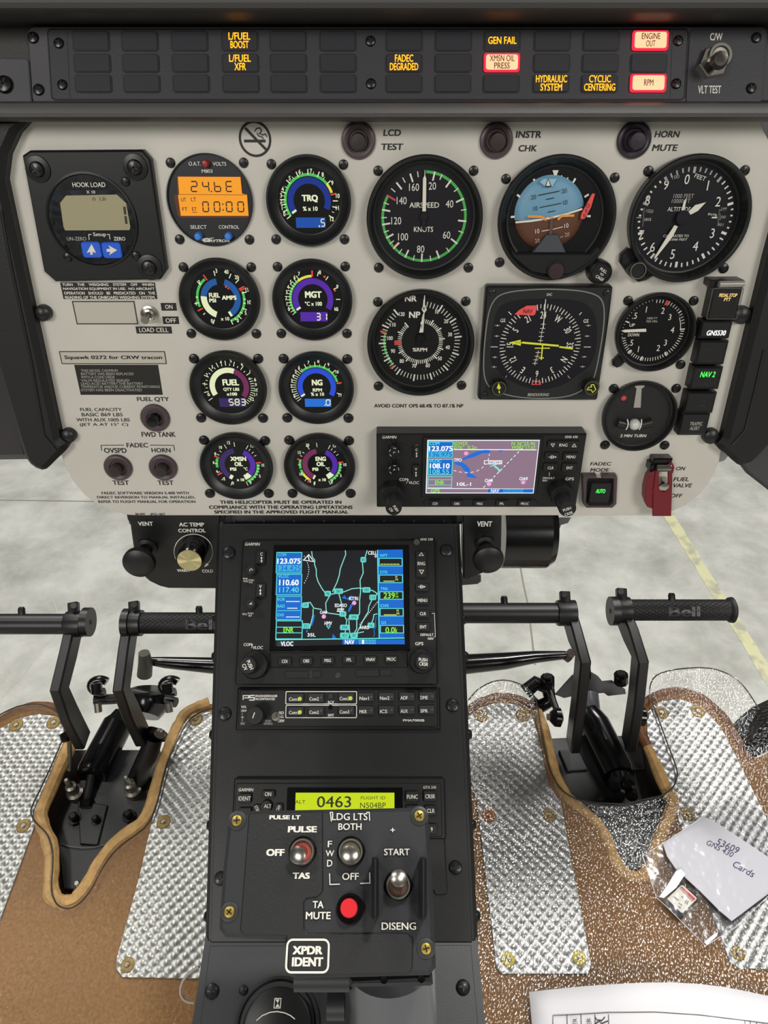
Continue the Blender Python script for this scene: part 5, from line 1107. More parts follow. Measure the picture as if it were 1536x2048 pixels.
vent(t, 335, 695, 192)
gm, gt, gb = nt('spun_brass'); gb.inputs['Base Color'].default_value = lin('d8cc9a'); gb.inputs['Metallic'].default_value = 1; gb.inputs['Roughness'].default_value = .33; gb.inputs['Anisotropic'].default_value = .9
tg = gt.nodes.new('ShaderNodeTangent'); tg.direction_type = 'RADIAL'; tg.axis = 'Z'; gt.links.new(tg.outputs[0], gb.inputs['Tangent'])
mb = MB(); t.L(mb, 940, 655, [(160, -8), (158, 9), (150, 12), (146, 13)], GLOSS, 44, 13); t.part(mb, 'temperature_knob')
q = t.p(940, 655, 13); kk = t.k(940, 655, 13); mb = MB(); mb.lathe([(146 * kk, 0), (143 * kk, .0006), (.0001, .0007)], gm, 44); o = t.part(mb, 'knob_cap', label='spun pale brass cap of the knob'); o.matrix_local = Matrix.Translation((q.x, q.y, .013))
crop(900, 1000, 5.908)
t = Th('vent_control_panel', 'black vent panel with one round knob right of the pedestal top', 'control panel', PANEL, 380, 500, -8)
mb = MB(); t.PX(mb, [(150, 120), (612, 120), (605, 600), (560, 800), (350, 880), (205, 945), (160, 930)], -28, -8, VB, .8); t.part(mb, 'plate')
mb = MB(); t.T(mb, 'VENT', 320, 252, 497, 314, -7.7, WHITE, .03); t.part(mb, 'caption'); vent(t, 455, 715, 184)
mb = MB(); xa, xb = (590, 1205); mb.tube([P3(1000, 1062, .655), P3(1005, 1062, .655), P3(1090, 1062, .655), P3(1103, 1062, .655)], [.034, .034, .034, .030], GLOSS, 48)
top('air_duct', mb, 'shiny black round air duct right of the right vent knob', 'duct')
mb = bm_world([P3(1104, 1035, .64), P3(1142, 1035, .64), P3(1136, 1046, .64), P3(1122, 1050, .64), P3(1114, 1072, .64), P3(1104, 1075, .64)], BEZ, FW * .02); top('duct_bracket', mb, 'small black bracket at the right end of the air duct', 'bracket')
mb = bm_world([P3(905, 1150, .68), P3(962, 1150, .68), P3(962, 1163, .68), P3(955, 1168, .68), P3(905, 1172, .68)], BEZ, FW * .03); top('duct_stub', mb, 'black stub below the right vent knob, beside the pedestal', 'duct')
crop()
mb = bm_world([P3(258, 1020, .62), P3(1000, 1020, .62), P3(1000, 1048, .62), P3(258, 1048, .62)], GLOSS, FW * .03)
for x in range(468, 900, 60): mb.tube([P3(x, 1042, .621), P3(x, 1042, .618)], .0013, SCRG.materials[0], 8)
top('under_panel_tray', mb, 'black tray edge with small rivets above the pedestal', 'tray')

# ================================================================== CENTRE PEDESTAL
pd = Th('centre_pedestal', 'sloping black centre pedestal with screws, holding the radios', 'pedestal', PED, 680, 1460)
mb = MB(); pd.PX(mb, [(433, 1046), (920, 1046), (957, 1889), (409, 1889)], -120, 0, PEDM, 3); pd.part(mb, 'pedestal_body')
mb = MB(); pd.PX(mb, [(446, 1049), (908, 1049), (944, 1884), (421, 1884)], 0, .8, PEDM, .3); pd.part(mb, 'face_plate')
pd.screws([(458, 1106), (893, 1101), (450, 1428), (905, 1411), (441, 1757), (911, 1735)], 13, SCRG, .8, 'face_screw')
low = Th('lower_pedestal', 'grey lower part of the pedestal in front of the sloping face', 'pedestal', PED2, 680, 1960)
mb = MB(); low.PX(mb, [(411, 1872), (953, 1870), (985, 2190), (362, 2190)], -170, 0, PEDL); low.part(mb, 'pedestal_body')
mb = MB(); low.PX(mb, [(420, 1892), (942, 1890), (968, 2190), (384, 2190)], 0, .8, PEDL, .3); low.part(mb, 'face_plate')
low.screws([(424, 1983), (926, 1975)], 14, SCRG, .8, 'face_screw'); low.screws([(487, 1981)], 9, SCRG, .8, 'face_screw')
for fr_, th_, y, sd in [(PED, pd, y, s) for y in (1235, 1311, 1470, 1655, 1842) for s in (1, -1)]:
    xe = (920 + (y - 1046) * .044) if sd > 0 else (433 - (y - 1046) * .0286)
    c = th_.p(xe, y, 0); mb = MB(); M_ = Matrix.Translation((c.x - sd * .001, c.y, -.012)) @ Matrix.Rotation(R(90 * sd), 4, 'Y')
    mb.lathe([(.0045, 0), (.0045, .002), (.003, .0042), (.0001, .0045)], SCRG.materials[0], 14, M=M_); th_.part(mb, 'side_bolt')
crop(380, 1850, 2.56)
t = Th('friction_knob', 'round black knob with a white hourglass symbol on the grey pedestal base', 'knob', PED2, 445, 510, 10)
mb = MB(); t.L(mb, 445, 510, [(218, .8), (216, 3), (200, 4), (190, 2.5)], PEDL, 56, 3); t.part(mb, 'collar')
mb = MB(); t.L(mb, 445, 520, [(178, 1), (178, 10), (172, 12), (160, 12.6), (.1, 12.8)], BEZ, 56, 12); ko = t.part(mb, 'knob_body')
mb = MB(); t.FR(mb, 432, 376, 464, 425, 4, 13.1, WHITE); t.PG(mb, [(437, 381), (459, 381), (449, 400)], 13.1, WHITE); t.PG(mb, [(437, 420), (459, 420), (449, 401)], 13.1, WHITE); t.LN(mb, [(340, 490), (370, 464), (410, 447), (447, 443), (485, 450), (515, 464), (537, 482)], 5, 13.1, WHITE); mb.obj('knob_symbol', ko)

# --- large navigator
crop(460, 1040, 3.491)
t = Th('pedestal_navigator', 'tall black radio navigator on the pedestal with a blue and black map screen', 'radio', PED, 755, 630, 6)
H = 6
mb = MB(); t.B(mb, 62, 138, 1442, 1152, 0, H, BLK, 10, 1); t.part(mb, 'body')
mb = MB(); t.B(mb, 290, 172, 1252, 915, H, H + 1.2, GLOSS, 6, .6); t.B(mb, 275, 925, 1240, 1030, H, H + .9, BEZ, 8, .5); t.part(mb, 'screen_surround')
mb = MB(); z = H + 1.4
t.PG(mb, [(322, 222), (1208, 206), (1220, 862), (316, 882)], z, S_BLK)
for a in ((322, 224, 502, 372), (322, 376, 502, 525), (322, 530, 500, 698)): t.R_(mb, *a, z + .1, S_CYN); t.R_(mb, a[0] + 5, a[1] + 5, a[2] - 5, a[3] - 5, z + .2, S_BLU)
t.R_(mb, 328, 314, 497, 360, z + .3, mat('screen_pale_blue', '', 1)); t.FR(mb, 322, 704, 504, 830, 6, z + .1, S_CYN)
for y in (748, 788): t.LN(mb, [(326, y), (500, y)], 5, z + .2, S_CYN)
t.PG(mb, [(1030, 208), (1206, 206), (1216, 826), (1042, 828)], z + .1, S_BLU); t.LN(mb, [(1030, 210), (1042, 828)], 7, z + .2, S_CYN)
for y in (265, 382, 498, 615, 733):
    x = (y - 265) * .02; t.R_(mb, 1038 + x, y, 1205 + x, y + 58, z + .2, S_CYN); t.R_(mb, 1044 + x, y + 5, 1199 + x, y + 53, z + .3, S_BLK)
t.LN(mb, [(318, 836), (1218, 824)], 7, z + .2, S_CYN); t.R_(mb, 785, 834, 1220, 868, z + .25, S_BLU); t.R_(mb, 330, 846, 440, 882, z + .1, mat('screen_slate', '333a40', 1, 0, 1))
for pts in ([(570, 218), (575, 260), (592, 280), (590, 310), (602, 345), (603, 390), (615, 430), (640, 475), (665, 510)], [(805, 212), (808, 240), (785, 300), (770, 340), (762, 390), (745, 440), (715, 500)], [(958, 212), (940, 270), (925, 300), (930, 370), (908, 420), (912, 500), (905, 560), (905, 650), (885, 690), (885, 760), (850, 820)], [(690, 520), (760, 510), (800, 500), (850, 480), (900, 475), (950, 480), (1000, 495), (1030, 515)], [(695, 530), (668, 580), (672, 640), (650, 650)], [(660, 645), (700, 652), (760, 660), (790, 665)], [(760, 515), (778, 580), (780, 640)], [(510, 580), (560, 575), (585, 615), (640, 625)], [(580, 620), (580, 660), (570, 700), (555, 760)], [(800, 670), (815, 700), (810, 740), (800, 820)], [(830, 700), (835, 780), (845, 820)], [(820, 692), (885, 692)], [(995, 550), (970, 600), (965, 640), (930, 700), (890, 780), (850, 825)], [(1030, 510), (1010, 545)], [(1030, 655), (1005, 660), (1000, 690), (985, 730)], [(850, 810), (890, 790), (935, 780)]): t.LN(mb, pts, 6, z + .15, S_ROAD)
for pts in ([(780, 545), (800, 525), (815, 550), (850, 525), (860, 560), (820, 555)], [(850, 580), (862, 575), (850, 610), (835, 640), (822, 640), (835, 605)], [(575, 662), (592, 665), (585, 705), (572, 740), (562, 735)], [(718, 795), (735, 815), (742, 828), (712, 828)], [(535, 765), (545, 770), (540, 785), (530, 780)]): t.PG(mb, pts, z + .12, S_RIV)
t.LN(mb, [(1022, 670), (1015, 710), (1018, 740), (1005, 770), (1010, 800), (1000, 815)], 5, z + .12, S_RIV)
for i in range(14): t.R_(mb, 905 + i * 9.2, 725 - i * 11.8, 911 + i * 9.2, 731 - i * 11.8, z + .2, S_WHT)
for i in range(13):
    x = 516 + 32 * math.sin(i / 12 * 3.1); t.R_(mb, x, 250 + i * 15.5, x + 5, 256 + i * 15.5, z + .2, S_WHT)
for x, y in ((867, 579), (655, 674)): t.D(mb, x, y, 15, z + .3, S_PNK, 14)
t.LN(mb, [(513, 280), (550, 242), (585, 290)], 6, z + .3, S_WHT, True); t.LN(mb, [(545, 250), (553, 280)], 6, z + .3, S_WHT)
shields = [('381', 757, 497, 32), ('96', 683, 514, 22), ('181', 953, 488, 28), ('81', 931, 277, 20), ('11S', 997, 540, 24), ('19', 788, 656, 24), ('394', 864, 678, 34), ('394', 800, 750, 32), ('421', 800, 805, 32), ('81', 866, 806, 26), ('19', 527, 595, 24), ('321', 530, 740, 28), ('16', 985, 735, 24)]
for s, x, y, r in shields: a = t.rect(x - r, y - 19, x + r, y + 19, z + .35); mb.flat(rrect(*a, 10 * t.k(x, y, z)), (z + .35) * .001, mat('screen_shield', '62d6cc', 1, 0, 1)); t.TC(mb, s, x, y, 21, z + .5, mat('screen_shield_ink', '0f5f6c', 1, 0, 1), .01)
for x, y in ((773, 622), (770, 636)): t.LN(mb, [(x - 24, y), (x + 24, y)], 8, z + .3, S_WHT)
t.LN(mb, [(675, 740), (700, 740), (688, 758)], 5, z + .3, S_CYN, True)
for i in range(6): t.FR(mb, 903 + i * 20, 838, 915 + i * 20, 864, 3, z + .35, S_CYN)
t.R_(mb, 922, 836, 936, 866, z + .4, S_WHT)
scr = t.part(mb, 'screen'); mb = MB(); z += .6
for s, a, m, b_ in (('COM', (337, 233, 392, 253), S_CYN, .01), ('123.075', (330, 268, 494, 306), S_WHT, .03), ('134.425', (332, 318, 494, 356), S_BLU, .01), ('VLOC', (337, 383, 412, 404), S_CYN, .01), ('110.60', (343, 416, 480, 457), S_WHT, .03), ('117.40', (343, 468, 480, 506), S_CYN, .01), ('VOR', (330, 543, 384, 566), S_CYN, .01), ('RAD', (332, 590, 382, 612), S_CYN, .01), ('DIS', (332, 652, 376, 673), S_CYN, .01), ('ENR', (373, 750, 443, 785), S_GRN, .03), ('VLOC', (354, 848, 442, 880), S_WHT, .03), ('NAV', (802, 836, 868, 868), S_WHT, .03), ('WPT', (1044, 238, 1100, 258), S_CYN, .01), ('DTK', (1048, 354, 1102, 374), S_CYN, .01), ('TRK', (1050, 470, 1104, 490), S_CYN, .01), ('DIS', (1052, 588, 1108, 608), S_CYN, .01), ('GS', (1054, 706, 1090, 727), S_CYN, .01), ('239', (1072, 506, 1152, 548), S_GRN, .02), ('0.0', (1085, 748, 1150, 788), S_GRN, .02), ('k', (1152, 748, 1170, 788), S_GRN, .01), ('o', (1158, 506, 1172, 522), S_GRN, .01), ('M', (1158, 528, 1174, 545), S_GRN, .01), ('o', (1154, 390, 1168, 404), S_YG, .01), ('M', (1156, 408, 1172, 424), S_YG, .01), ('n', (1164, 625, 1178, 640), S_YG, .01), ('m', (1164, 646, 1182, 660), S_YG, .01), ('CELL', (964, 217, 1026, 242), S_WHT, .02), ('0', (1010, 244, 1024, 262), S_WHT, .02), ('KTRI', (832, 536, 894, 560), S_WHT, .02), ('EDASO', (732, 584, 816, 608), S_WHT, .02), ('OA9', (628, 633, 678, 656), S_WHT, .02), ('HMV', (660, 708, 712, 734), S_WHT, .02), ('ANRD', (906, 738, 972, 762), S_WHT, .02), ('35L', (540, 790, 598, 814), S_WHT, .02)): t.T(mb, s, *a, z, m, b_)
for x0, x1, y, m in ((392, 488, 569, S_WHT), (400, 472, 616, S_WHT), (392, 488, 677, S_WHT), (1050, 1186, 309, S_YG), (1072, 1150, 427, S_YG), (1074, 1164, 662, S_YG)):
    n = 6
    for i in range(n): w_ = (x1 - x0) / n; t.R_(mb, x0 + i * w_, y - 3, x0 + i * w_ + w_ * .85, y + 3, z, m)
t.LN(mb, [(334, 633), (490, 632)], 4, z, S_CYN); mb.obj('screen_figures', scr)
mb = MB()
for s, a in (('GARMIN', (105, 158, 208, 179)), ('GNS 530', (1328, 127, 1416, 143)), ('COM', (95, 860, 152, 880)), ('VLOC', (158, 880, 230, 902)), ('GPS', (1293, 852, 1350, 874)), ('DEFAULT', (1330, 792, 1422, 810)), ('NAV', (1382, 818, 1422, 837)), ('PWR', (92, 404, 124, 416)), ('VOL', (92, 420, 128, 434)), ('PUSH', (130, 414, 168, 426)), ('SQ', (132, 430, 158, 442)), ('VOL', (86, 650, 120, 664)), ('PUSH', (124, 646, 164, 658)), ('ID', (130, 662, 152, 674))): mb = MB(); t.T(mb, s, *a, H + .2, WHITE, .015, .15 if s == 'GARMIN' else 0); t.part(mb, 'caption')
mb = MB(); t.LN(mb, [(150, 894), (158, 864)], 3, H + .2, WHITE); t.LN(mb, [(1410, 652), (1428, 652), (1434, 815), (1424, 815)], 3, H + .2, WHITE); t.part(mb, 'caption_line')
keys(t, [('CDI', 334, 960, 428, 1014), ('OBS', 486, 958, 578, 1010), ('MSG', 636, 955, 728, 1006), ('FPL', 786, 950, 876, 1002), ('VNAV', 934, 948, 1026, 1000), ('PROC', 1080, 945, 1172, 998)], H + .9, 2, 22)
keys(t, [('', 1296, 440, 1388, 498), ('MENU', 1296, 532, 1392, 590), ('CLR', 1298, 626, 1396, 682), ('ENT', 1300, 716, 1398, 776)], H, 2.2, 22)
keys(t, [('', 180, 212, 246, 305), ('', 180, 440, 246, 538), ('', 1298, 216, 1376, 400)], H, 2.2)
mb = MB(); hz_ = H + 2.5
for s, x, y in (('C', 220, 238), ('V', 212, 465)):
    t.TC(mb, s, x, y, 22, hz_, WHITE, .02); t.LN(mb, [(x, y + 22), (x, y + 54)], 5, hz_, WHITE); t.PG(mb, [(x - 8, y + 30), (x + 8, y + 30), (x, y + 16)], hz_ + .1, WHITE); t.PG(mb, [(x - 8, y + 46), (x + 8, y + 46), (x, y + 60)], hz_ + .1, WHITE)
t.T(mb, 'RNG', 1310, 292, 1362, 316, hz_, WHITE); t.LN(mb, [(1320, 248), (1350, 248), (1336, 228)], 4, hz_, WHITE, True); t.LN(mb, [(1322, 350), (1352, 350), (1338, 376)], 4, hz_, WHITE, True)
t.T(mb, 'D', 1328, 454, 1350, 478, hz_, WHITE); t.LN(mb, [(1314, 466), (1358, 466)], 4, hz_ + .1, WHITE); t.PG(mb, [(1354, 459), (1366, 466), (1354, 473)], hz_ + .1, WHITE); t.part(mb, 'key_symbols')
mb = MB(); t.L(mb, 1301, 166, [(22, H), (21, H + .8), (.1, H + .9)], mat('light_sensor', ''), 18); t.part(mb, 'light_sensor')
for x, y, s in ((146, 348, 'C'), (144, 585, 'V')): knurl(t, x, y, 34, H, H + 9, PEDM, ((s, 0, 0),), 12, 'volume_knob', hp=22, rot=-70)
knurl(t, 168, 1012, 98, H, H + 7, BLK, (), 44); knurl(t, 125, 1015, 60, H + 7, H + 19, PEDM, (('PUSH', 14, -4), ('C/V', -22, 12)), 30, 'inner_knob', hp=26, rot=-62)
knurl(t, 1338, 985, 88, H, H + 7, BLK, (), 44); knurl(t, 1350, 992, 58, H + 7, H + 19, PEDM, (('PUSH', -2, -16), ('CRSR', 2, 14)), 30, 'inner_knob', hp=24, rot=-4)
mb = MB(); t.B(mb, 384, 1056, 550, 1104, H, H + .8, KEY, 3, .2); t.B(mb, 576, 1054, 638, 1098, H, H + .8, KEY, 3, .2); t.R_(mb, 546, 1052, 580, 1104, H + .3, INK); t.part(mb, 'card_slot'); mb = MB(); t.B(mb, 878, 1046, 1042, 1092, H, H + .8, KEY, 3, .2); t.B(mb, 1046, 1044, 1130, 1088, H, H + .8, KEY, 3, .2); t.part(mb, 'card_slot')
mb = MB(); t.L(mb, 757, 1086, [(20, H), (19, H + .5), (14, H + .6)], PEDL, 20); t.D(mb, 757, 1086, 15, H + .3, INK); t.part(mb, 'locking_hole')

# --- audio panel
t = Th('audio_control_panel', 'low black audio selector panel with two rows of small keys, under the large navigator', 'radio', PED, 755, 1320, 5)
mb = MB(); t.B(mb, 46, 1172, 1468, 1468, 0, 4, BLK, 6, 1); t.B(mb, 62, 1186, 1450, 1444, 4, 6, BLK, 6, .6); t.part(mb, 'body'); H = 6
ks = []
KG = mat('key_grey', '232425', .45)
for j, row in enumerate((('Com1', 'Com2', '', 'Com3', 'Nav1', 'Nav2', 'ADF', 'DME'), ('Com1', 'Com2', '', 'Com3', 'MKR', 'ICS', 'AUX', 'SPR'))):
    for s, x in zip(row, (458, 600, 0, 812, 950, 1093, 1236, 1376)):
        if not s: continue
        y = (1243 if j == 0 else 1336) - (x - 458) * .012; mb = MB(); t.B(mb, x - 56, y - 32, x + 56, y + 30, H, H + 2.2, KG, 5, .5); o = t.part(mb, 'key')
        tb = MB(); vs = text_mesh(s, .01); wd = 15 * len(s) + 6; t.T(tb, s, x - 46, y - 4, x - 46 + wd, y + 20, H + 2.4, WHITE, .012); tb.obj('key_lettering', o)
        lit = (j, s) in ((0, 'Com1'), (0, 'Com3'), (1, 'Com1')); d = MB(); t.D(d, x + (29 if lit else 36), y + (6 if lit else -2), 14 if lit else 6, H + 2.4, E_DOT if lit else mat('dead_led', '55565a', .4)); d.obj('key_light', o)
mb = MB(); t.FR(mb, 390, 1198, 884, 1284, 5, H + .2, WHITE, 6); t.part(mb, 'key_frame'); mb = MB(); t.FR(mb, 390, 1294, 884, 1380, 5, H + .2, WHITE, 6); t.part(mb, 'key_frame'); mb = MB()
for s, a in (('RCV', (684, 1262, 726, 1281)), ('XMT', (682, 1354, 726, 1373)), ('VOL', (78, 1296, 116, 1314)), ('CREW', (78, 1324, 116, 1339)), ('PAX', (75, 1413, 104, 1430)), ('ISO', (342, 1336, 376, 1356)), ('ALL', (342, 1362, 376, 1381)), ('CREW', (334, 1392, 380, 1412)), ('PUSH', (246, 1396, 288, 1410)), ('OFF/EMG', (236, 1414, 298, 1430)), ('PMA7000B', (1208, 1391, 1357, 1407)), ('ENGINEERING\u00ae', (178, 1220, 330, 1237)), ('INCORPORATED', (178, 1242, 314, 1258))): t.T(mb, s, *a, H + .2, WHITE if s not in ('PAX', 'PUSH', 'OFF/EMG') else WHITED, .02); t.part(mb, 'caption'); mb = MB()
t.LN(mb, [(92, 1256), (92, 1226), (130, 1226), (130, 1242), (98, 1242)], 7, H + .2, WHITE); t.LN(mb, [(172, 1224), (138, 1226), (138, 1240), (170, 1240), (168, 1257), (134, 1257)], 7, H + .2, WHITE); t.LN(mb, [(86, 1345), (86, 1408)], 3, H + .2, WHITED); t.LN(mb, [(78, 1377), (96, 1377)], 4, H + .2, WHITE); t.part(mb, 'maker_mark')
mb = MB(); t.L(mb, 706, 1234, [(24, H), (23, H + 1.4), (16, H + 2), (.1, H + 2)], KG, 20); t.L(mb, 706, 1308, [(16, H), (15, H + .8), (.1, H + .8)], GLOSS, 16); t.part(mb, 'locking_screw')
knurl(t, 172, 1368, 62, H, H + 12, PEDM, (), 26, 'volume_knob'); mb = MB(); t.LN(mb, [(158, 1384), (172, 1344)], 6, H + 12.3, WHITE); t.part(mb, 'knob_pointer')
mb = MB(); q = t.p(322, 1372, H); mb.lathe([(.0034, 0), (.0032, .0008), (.0018, .0009)], NICK, 18, (q.x, q.y, H * .001)); mb.tube([(q.x, q.y, .006), (q.x - .001, q.y - .0002, .010)], [.0011, .0017], mat('dark_lever', ''), 10); t.part(mb, 'toggle')

# --- transponder
crop(420, 1520, 2.844)
t = Th('transponder', 'black transponder with a lime green display, half hidden by the switch box', 'radio', PED, 730, 285, 6)
mb = MB(); t.B(mb, 128, 104, 1340, 452, 0, 5, BLK, 8, 1); t.B(mb, 140, 132, 1318, 438, 5, 6, BLK, 8, .5); t.part(mb, 'body'); H = 6
mb = MB(); t.PX(mb, [(1240, 446), (1334, 440), (1352, 745), (1340, 766), (1285, 770), (1245, 700)], 0, 3, BLK, .6); t.part(mb, 'mounting_tray')
mb = MB(); t.B(mb, 436, 158, 1096, 380, H, H + 1, GLOSS, 4, .4); t.part(mb, 'screen_surround')
mb = MB(); t.R_(mb, 485, 186, 1049, 345, H + 1.2, E_LCD); scr = t.part(mb, 'screen'); mb = MB(); LK = mat('lcd_ink', '1c2206', .6)
for s, a, b_ in (('0463', (608, 206, 803, 270), .01), ('ALT', (484, 228, 542, 248), 0), ('FLIGHT ID', (858, 206, 998, 224), -.005), ('N504BP', (854, 242, 1000, 274), 0)): t.T(mb, s, *a, H + 1.5, LK, b_)
mb.obj('screen_figures', scr)
mb = MB(); t.T(mb, 'GARMIN', 162, 160, 246, 178, H + .2, WHITE, .02, .15); t.T(mb, 'GTX 330', 1213, 148, 1286, 163, H + .2, WHITE, .01); t.part(mb, 'face_lettering')
keys(t, [('IDENT', 160, 192, 234, 246), ('ON', 292, 174, 368, 214), ('', 160, 272, 234, 320), ('FUNC', 1112, 178, 1190, 240), ('CRSR', 1214, 176, 1290, 238), ('CLR', 1222, 260, 1290, 318), ('9', 1228, 364, 1294, 425), ('', 1116, 258, 1190, 320)], H, 2.2, 22)
mb = MB(); t.L(mb, 328, 258, [(34, H), (34, H + 2), (30, H + 2.6), (.1, H + 2.6)], KEY, 24); o = t.part(mb, 'key'); mb = MB(); t.TC(mb, 'ALT', 328, 262, 20, H + 2.9, WHITE, .01, .8); mb.obj('key_lettering', o)
for s, x, y, rt in (('STBY', 268, 280, -60), ('OFF', 390, 275, 60)):
    mb = MB(); t.B(mb, x - 24, y - 26, x + 24, y + 24, H, H + 1.8, KEY, 10, .4); o = t.part(mb, 'key'); mb = MB(); t.TC(mb, s, x, y, 17, H + 2.1, WHITE, .01, .8, rt); mb.obj('key_lettering', o)

# ================================================================== SWITCH BOX IN FRONT OF THE PEDESTAL
SB1 = mat('box_grey', '2c2d2f', .42, bump=.06, bs=900); SB2 = mat('box_black', '1c1c1d', .5, bump=.25, bs=700)
t = Th('lever_head_switch_box', 'dark grey switch box with three toggles and a red button, in front of the pedestal', 'switch box', SBOX, 660, 700)
mb = MB(); t.PX(mb, [(106, 320), (140, 290), (1190, 268), (1240, 300), (1268, 700), (1286, 1180), (1250, 1225), (480, 1246), (438, 1215), (424, 1022), (85, 1010), (48, 960), (72, 620)], -26, 0, SB1, 2.2); t.part(mb, 'box_body')
mb = MB(); t.PX(mb, [(222, 302), (640, 294), (642, 745), (612, 778), (548, 788), (533, 810), (534, 962), (555, 988), (1122, 985), (1154, 1015), (1150, 1190), (1120, 1213), (490, 1230), (448, 1205), (436, 1000), (192, 995), (172, 965)], 0, 1.1, SB2, .4); t.part(mb, 'label_plate')
mb = MB()
for s, a, b_ in (('PULSE LT', (338, 314, 515, 338), .05), ('PULSE', (443, 376, 608, 412), .05), ('OFF', (320, 506, 424, 546), .05), ('TAS', (470, 640, 568, 676), .05), ('TA', (584, 802, 646, 842), .02), ('MUTE', (545, 864, 686, 906), .02), ('LDG LTS', (694, 302, 896, 342), .01), ('BOTH', (730, 360, 862, 398), .012), ('F', (670, 460, 694, 496), .01), ('W', (658, 514, 706, 548), .01), ('D', (666, 568, 696, 606), .01), ('OFF', (752, 642, 846, 682), .012), ('START', (990, 504, 1136, 542), .015), ('DISENG', (976, 924, 1172, 966), .015), ('+', (1026, 386, 1052, 410), .01)): t.T(mb, s, *a, 1.4, WHITE, b_)
for pts in ([(690, 350), (684, 298), (700, 298)], [(890, 298), (906, 298), (908, 345)], [(680, 645), (682, 708), (738, 706)], [(908, 640), (910, 700), (855, 702)]): t.LN(mb, pts, 5, 1.4, WHITE)
t.part(mb, 'lettering')
mb = MB(); t.FR(mb, 436, 1022, 674, 1208, 11, 1.5, WHITE, 30); t.T(mb, 'XPDR', 470, 1058, 640, 1106, 1.4, WHITE, .05); t.T(mb, 'IDENT', 466, 1122, 644, 1174, 1.4, WHITE, .05); t.part(mb, 'framed_lettering')
def toggle(label, x, y, inner, dx, dy, ln):
    g = Th('toggle_switch', label, 'switch', SBOX, x, y)
    mb = MB(); g.L(mb, x, y, [(80, 1.1), (78, 1.7), (66, 1.5), (64, 1.2), (.1, 1.2)], GLOSS, 36); g.part(mb, 'socket')
    mb = MB(); g.L(mb, x, y + 6, [(70, 1.2), (70, 4), (66, 5), (58, 5), (54, 3), (.1, 2.6)], NICK, 36); g.L(mb, x, y + 4, [(54, 3.2), (.1, 3.2)], inner, 28); g.part(mb, 'bushing')
    c = g.p(x, y, 2); mb = MB(); kk = g.k(x, y, 2); a = Vector((c.x, c.y, .003)); d = Vector((dx * kk, -dy * kk, ln)); mb.tube([a, a + d * .35, a + d * .7, a + d * .9, a + d], [.0028, .0030, .0040, .0045, .0026], STEEL, 18); g.part(mb, 'lever')
mb = MB(); t.PX(mb, [(790, 1235), (1265, 1210), (1270, 1275), (1255, 1285), (800, 1292), (792, 1280)], -24, -12, SB1, 2)
t.part(mb, 'lower_flange')
for x, y in ((990, 1262), (1208, 1256)):
    mb = MB(); t.L(mb, x, y, [(22, -12), (20, -11.6), (15, -11.7), (.1, -11.9)], GLOSS, 18); t.part(mb, 'flange_hole')
toggle('steel toggle on a red seal between the PULSE and TAS lettering', 528, 520, mat('red_seal', 'a84a3c', .6), -22, 30, .0085)
toggle('steel toggle on an olive seal between the BOTH and OFF lettering', 802, 520, mat('olive_seal', '6f6a52', .6), -6, 26, .0085)
toggle('steel toggle between two upright black fins, below the START lettering', 1070, 712, mat('brown_seal', '55392c', .6), 2, -34, .010)
mb = MB(); t.L(mb, 798, 846, [(80, 1), (78, 2), (66, 1.8), (64, 1.2), (.1, 1.2)], GLOSS, 36); t.part(mb, 'button_socket')
mb = MB(); t.L(mb, 790, 842, [(50, 1), (50, 7), (47, 8), (.1, 8)], RED, 32, 8); t.part(mb, 'red_button')
for x in (936, 1210):
    mb = MB(); t.PX(mb, [(x - 16, 560), (x - 10, 550), (x + 18, 550), (x + 24, 565), (x + 24, 885), (x + 12, 910), (x - 10, 910), (x - 16, 890)], 0, 18, KEY, 1.4); t.part(mb, 'guard_fin')
t.screws([(155, 345), (1190, 318), (112, 864), (1228, 1072)], 31, SCRB, 0, 'box_screw')
crop()
mb = MB(); sx = lambda p, q: [p, q]
top_pt = P3(780, 1918, .425); mb.tube([top_pt, P3(784, 1980, .430), P3(790, 2100, .438), P3(800, 2260, .45)], .0265, mat('lever_grey', '6c6e72', .33, .35), 40); t2 = top('lever_tube', mb, 'thick grey lever tube below the switch box at the bottom edge', 'lever')
mb = MB(); a = P3(590, 1954, .415); b_ = P3(700, 1954, .415); mb.tube([a, b_], .0075, SB1, 20); mb.obj('clamp_bar', t2)
mb = MB(); mb.tube([P3(655, 2010, .43), P3(690, 2010, .43)], .008, PEDL, 20); mb.tube([P3(600, 1952, .423), P3(690, 1952, .423)], .005, SB1, 16); mb.obj('clamp', t2)

